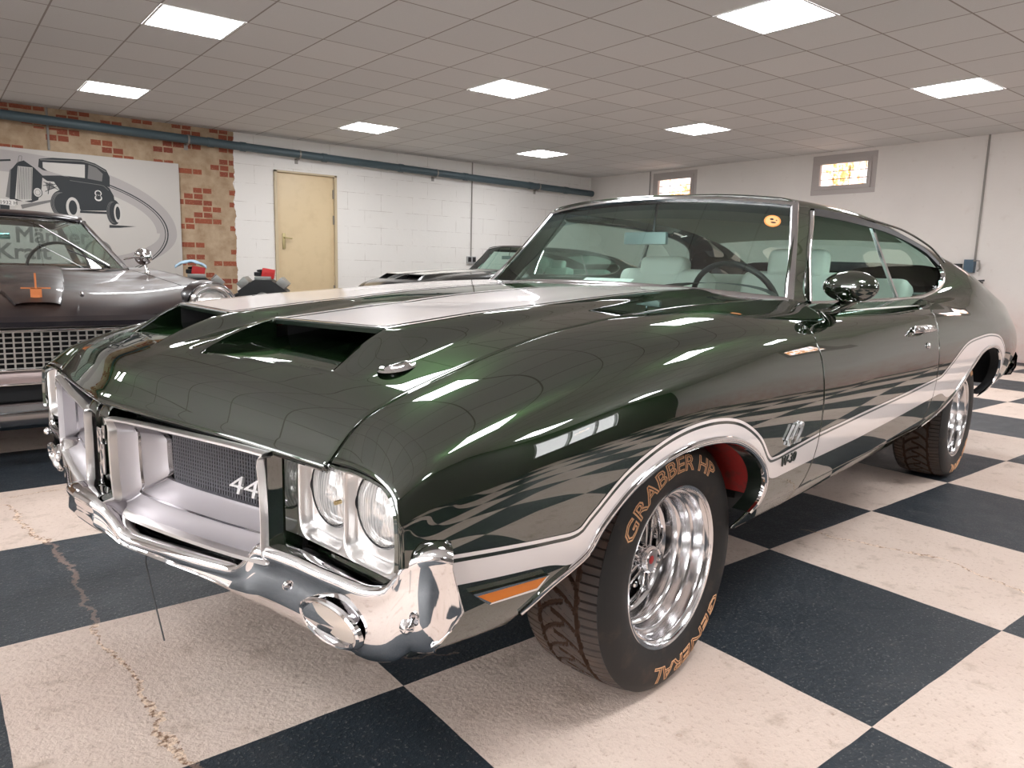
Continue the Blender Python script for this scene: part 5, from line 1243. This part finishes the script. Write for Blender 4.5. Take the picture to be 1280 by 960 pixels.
for s in (-1, 1):
    b = MB(); b.tube([(2.12,s*.54,1.288),(2.9,s*.565,1.312),(3.65,s*.53,1.272)], .014, 8); b.build('roof_rail', CHROME_D, L)
    b = MB().grid([[(x, s*(y), z) for x, y, z in ((3.62,.535,1.28),(4.02,.72,.95))], [(3.42,s*.55,1.30), (3.55,s*.72,.95)]]); b.build('rear_pillar', LBLK, L)
    MB().grid([[(1.72,s*.735,.955),(2.12,s*.55,1.28)], [(3.50,s*.735,.955),(3.42,s*.555,1.29)]]).build('side_window', GLASS, L)
MB().grid([[(3.64,y*.52,1.29), (4.02,y*.70,.95)] for y in np.linspace(-1, 1, 8)]).build('rear_window', CLEAR, L)
MB().grid([[(x, y, z) for y in (-.72,0,.72)] for x, z in ((1.62,.93),(1.9,.935),(2.0,.90),(2.0,.7))]).build('dashboard', DASH, L)
b = MB(); RM = Matrix.Translation((2.18,-.36,.955)) @ Matrix.Rotation(math.radians(-28), 4, 'Y'); b.tube([RM @ Vector((0, .20*math.cos(a), .20*math.sin(a))) for a in np.linspace(0, 2*PI, 37)], .011, 8); b.tube([RM @ Vector((0,-.19,0)), RM @ Vector((-.02,0,0)), RM @ Vector((0,.19,0))], .009, 8); b.build('steering_wheel', WHEELR, L)
MB().box((2.62,0,.82), (.16,1.3,.30), bev=.05).build('seat_backrest', mat('brown_red_seat', (.20,.06,.035), .6), L)
MB().box((1.98,.03,1.165), (.02,.17,.045), bev=.008).build('rear_view_mirror', mat('mirror_blue_glass', (.45,.75,.75), .08, .9), L)
for (p, q) in (((1.60,-.60,.965),(1.86,-.22,1.235)), ((1.61,-.58,.965),(1.72,-.36,1.07))):
    P_ = [Vector(p)+(Vector(q)-Vector(p))*t+Vector((-.03,0,.012)) for t in (0,.5,1)]; MB().tube([p]+P_, [.012,.008,.006,.004], 8).build('wiper', CHROME_D if p[0] < 1.605 else BLACK, L)
for x in (.92, 4.1):
    for s in (-1, 1):
        t_ = MB().lathe([(.20,-.09),(.24,-.105),(.30,-.10),(.355,-.08),(.36,0),(.355,.08),(.30,.10),(.2,.09)], 48, c=(x, s*.80, .36)).build('tire', RUBBER, L)
        MB().lathe([(.20,-.09),(.17,-.08),(.10,-.10),(0,-.11)] if s < 0 else [(.20,.09),(.17,.08),(.10,.10),(0,.11)], 40, c=(x, s*.80, .36)).build('hub_cap', CHROME, t_)
MB().box((2.6,0,.36), (4.9,1.6,.25), bev=.03).build('underbody', DARK, L)
# spotlight mirror on the fender
sm = MB().lathe([(0,-.05),(.03,-.045),(.055,-.015),(.058,.0),(.05,.02),(0,.055)], 24, axis='x'); sm = sm.build('spot_mirror', CHROME, L, loc=(1.20,-.745,1.045))
b = MB().tube([(.0,-.005,-.04),(.0,-.02,-.09),(0,-.02,-.125)], [.010,.012,.022], 10); b.tube([(0,.04,0),(.02,.12,-.02)], .007); b.build('mirror_stalk', CHROME, sm)
# ================================================================ ENGINES on stands by the wall
EBLK = mat('engine_black', (.02,.022,.024), .5, .3); EGREY = mat('engine_alloy', (.30,.30,.29), .4, .8); ERED = mat('engine_red', (.55,.02,.02), .45); CLOTH = mat('blue_cloth', (.30,.42,.52), .9)
def engine(name, loc, rz, lab, cloth, red):
    e = empty(name, loc, rz); tag(e, lab, 'engine')
    b = MB(); 
    P = [(-.22,.0),(-.30,.20),(-.10,.34),(.10,.34),(.30,.20),(.22,.0)]
    for a_, c_ in ((-.26,.26),): 
        b.add([(x, a_, z) for x, z in P]+[(x, c_, z) for x, z in P], [tuple(range(6))[::-1], tuple(range(6, 12))]+[(i, (i+1) % 6, 6+(i+1) % 6, 6+i) for i in range(6)])
    b.build('engine_block', EBLK, e, False)
    for s in (-1, 1):
        MB().box((s*.235,0,.30), (.13,.50,.10), bev=.015, M=Matrix.Rotation(s*math.radians(45), 4, 'Y')).build('valve_cover', EGREY, e)
        b = MB()
        for k in range(4): b.tube([(s*.27,-.18+.12*k,.17),(s*.34,-.18+.12*k,.14),(s*.35,-.16+.11*k,.05)], .022, 8)
        b.build('exhaust_manifold', EBLK, e)
    MB().box((0,0,.36), (.20,.44,.05), bev=.012).build('intake_manifold', EGREY, e)
    b = MB().lathe([(0,0),(.05,0),(.05,.05),(.075,.055),(.075,.075),(.03,.085),(0,.085)], 20, axis='z', c=(-.02,.06,.385)); b.box((-.08,.0,.41), (.08,.1,.05), bev=.01); b.build('carburettor', EBLK, e)
    MB().box((red[0],-.10,red[1]), (.15,.14,.12), bev=.012, M=Matrix.Rotation(math.radians(9), 4, 'Y')).build('red_air_scoop', ERED, e)
    MB().lathe([(0,-.02),(.085,-.02),(.09,-.01),(.09,.01),(.05,.02),(0,.02)], 28, c=(0,-.30,.10)).build('crank_pulley', EGREY, e)
    b = MB(); b.box((0,0,-.20), (.07,.07,.42)); 
    z0 = -loc[2]
    b.tube([(0,0,-.02),(0,0,z0+.10)], .04, 10); b.tube([(-.30,-.3,z0+.05),(.30,-.3,z0+.05)], .03, 8); b.tube([(0,-.3,z0+.05),(0,.45,z0+.05)], .03, 8); b.tube([(-.3,.45,z0+.05),(.3,.45,z0+.05)], .03, 8)
    for x in (-.28,.28):
        for y in (-.3,.45): b.lathe([(0,-.02),(.05,-.02),(.05,.02),(0,.02)], 16, c=(x,y,z0+.05))
    b.build('engine_stand', mat('stand_dark', (.05,.05,.055), .5, .4), e)
    if cloth:
        G = []
        for u in np.linspace(-1, 1, 20):
            G.append([(-.06+.17*u, -.02+.17*v, (.535-.065*abs(u)**2.0-.02*v*v+.006*math.sin(9*u+5*v))) for v in np.linspace(-1, 1, 12)])
        c_ = solid(MB().grid(G).build('blue_rag', CLOTH), .012, 1); c_.location = loc; c_.rotation_euler = (0,0,rz); tag(c_, 'light blue rag draped over the left engine beside the poster', 'rag')
    return e
engine('car_engine', (.96,8.0,.455), math.radians(-25), 'dark V8 engine with bright red part, on a stand beside the cream door', False, (.06,.42))
engine('car_engine', (.16,8.1,.475), math.radians(-15), 'V8 engine under a light blue rag with red part, right of the poster', True, (.02,.41))
# ================================================================ CAMERA, WORLD
cd = bpy.data.cameras.new('camera'); cam = bpy.data.objects.new('camera', cd); COL.objects.link(cam)
cy_, sy_ = math.cos(CAM_YAW), math.sin(CAM_YAW); cp_, sp_ = math.cos(CAM_PITCH), math.sin(CAM_PITCH)
fwd = Vector((cy_*cp_, sy_*cp_, -sp_)); right = Vector((sy_, -cy_, 0)); up = right.cross(fwd)
cr, sr = math.cos(CAM_ROLL), math.sin(CAM_ROLL); r2 = cr*right+sr*up; u2 = -sr*right+cr*up
cam.matrix_world = Matrix(((r2.x,u2.x,-fwd.x,CAM.x),(r2.y,u2.y,-fwd.y,CAM.y),(r2.z,u2.z,-fwd.z,CAM.z),(0,0,0,1)))
cd.sensor_width = 36; cd.lens = FPX/1280*36; cd.clip_start = .05; cd.clip_end = 200
S.camera = cam
w = bpy.data.worlds.new('world'); S.world = w; w.use_nodes = True
w.node_tree.nodes['Background'].inputs[0].default_value = (.97,.95,.96,1); w.node_tree.nodes['Background'].inputs[1].default_value = 3.2
S.view_settings.view_transform = 'Standard'; S.view_settings.look = 'None'; S.view_settings.gamma = 1; S.view_settings.exposure = 1.65; S.view_settings.use_curve_mapping = False
S.cycles.use_denoising = True; S.cycles.max_bounces = 10; S.cycles.diffuse_bounces = 5; S.cycles.glossy_bounces = 5; S.cycles.transparent_max_bounces = 16
S.cycles.sample_clamp_indirect = 6; S.cycles.caustics_reflective = False
try: S.cycles.denoiser = 'OPENIMAGEDENOISE'
except Exception: pass
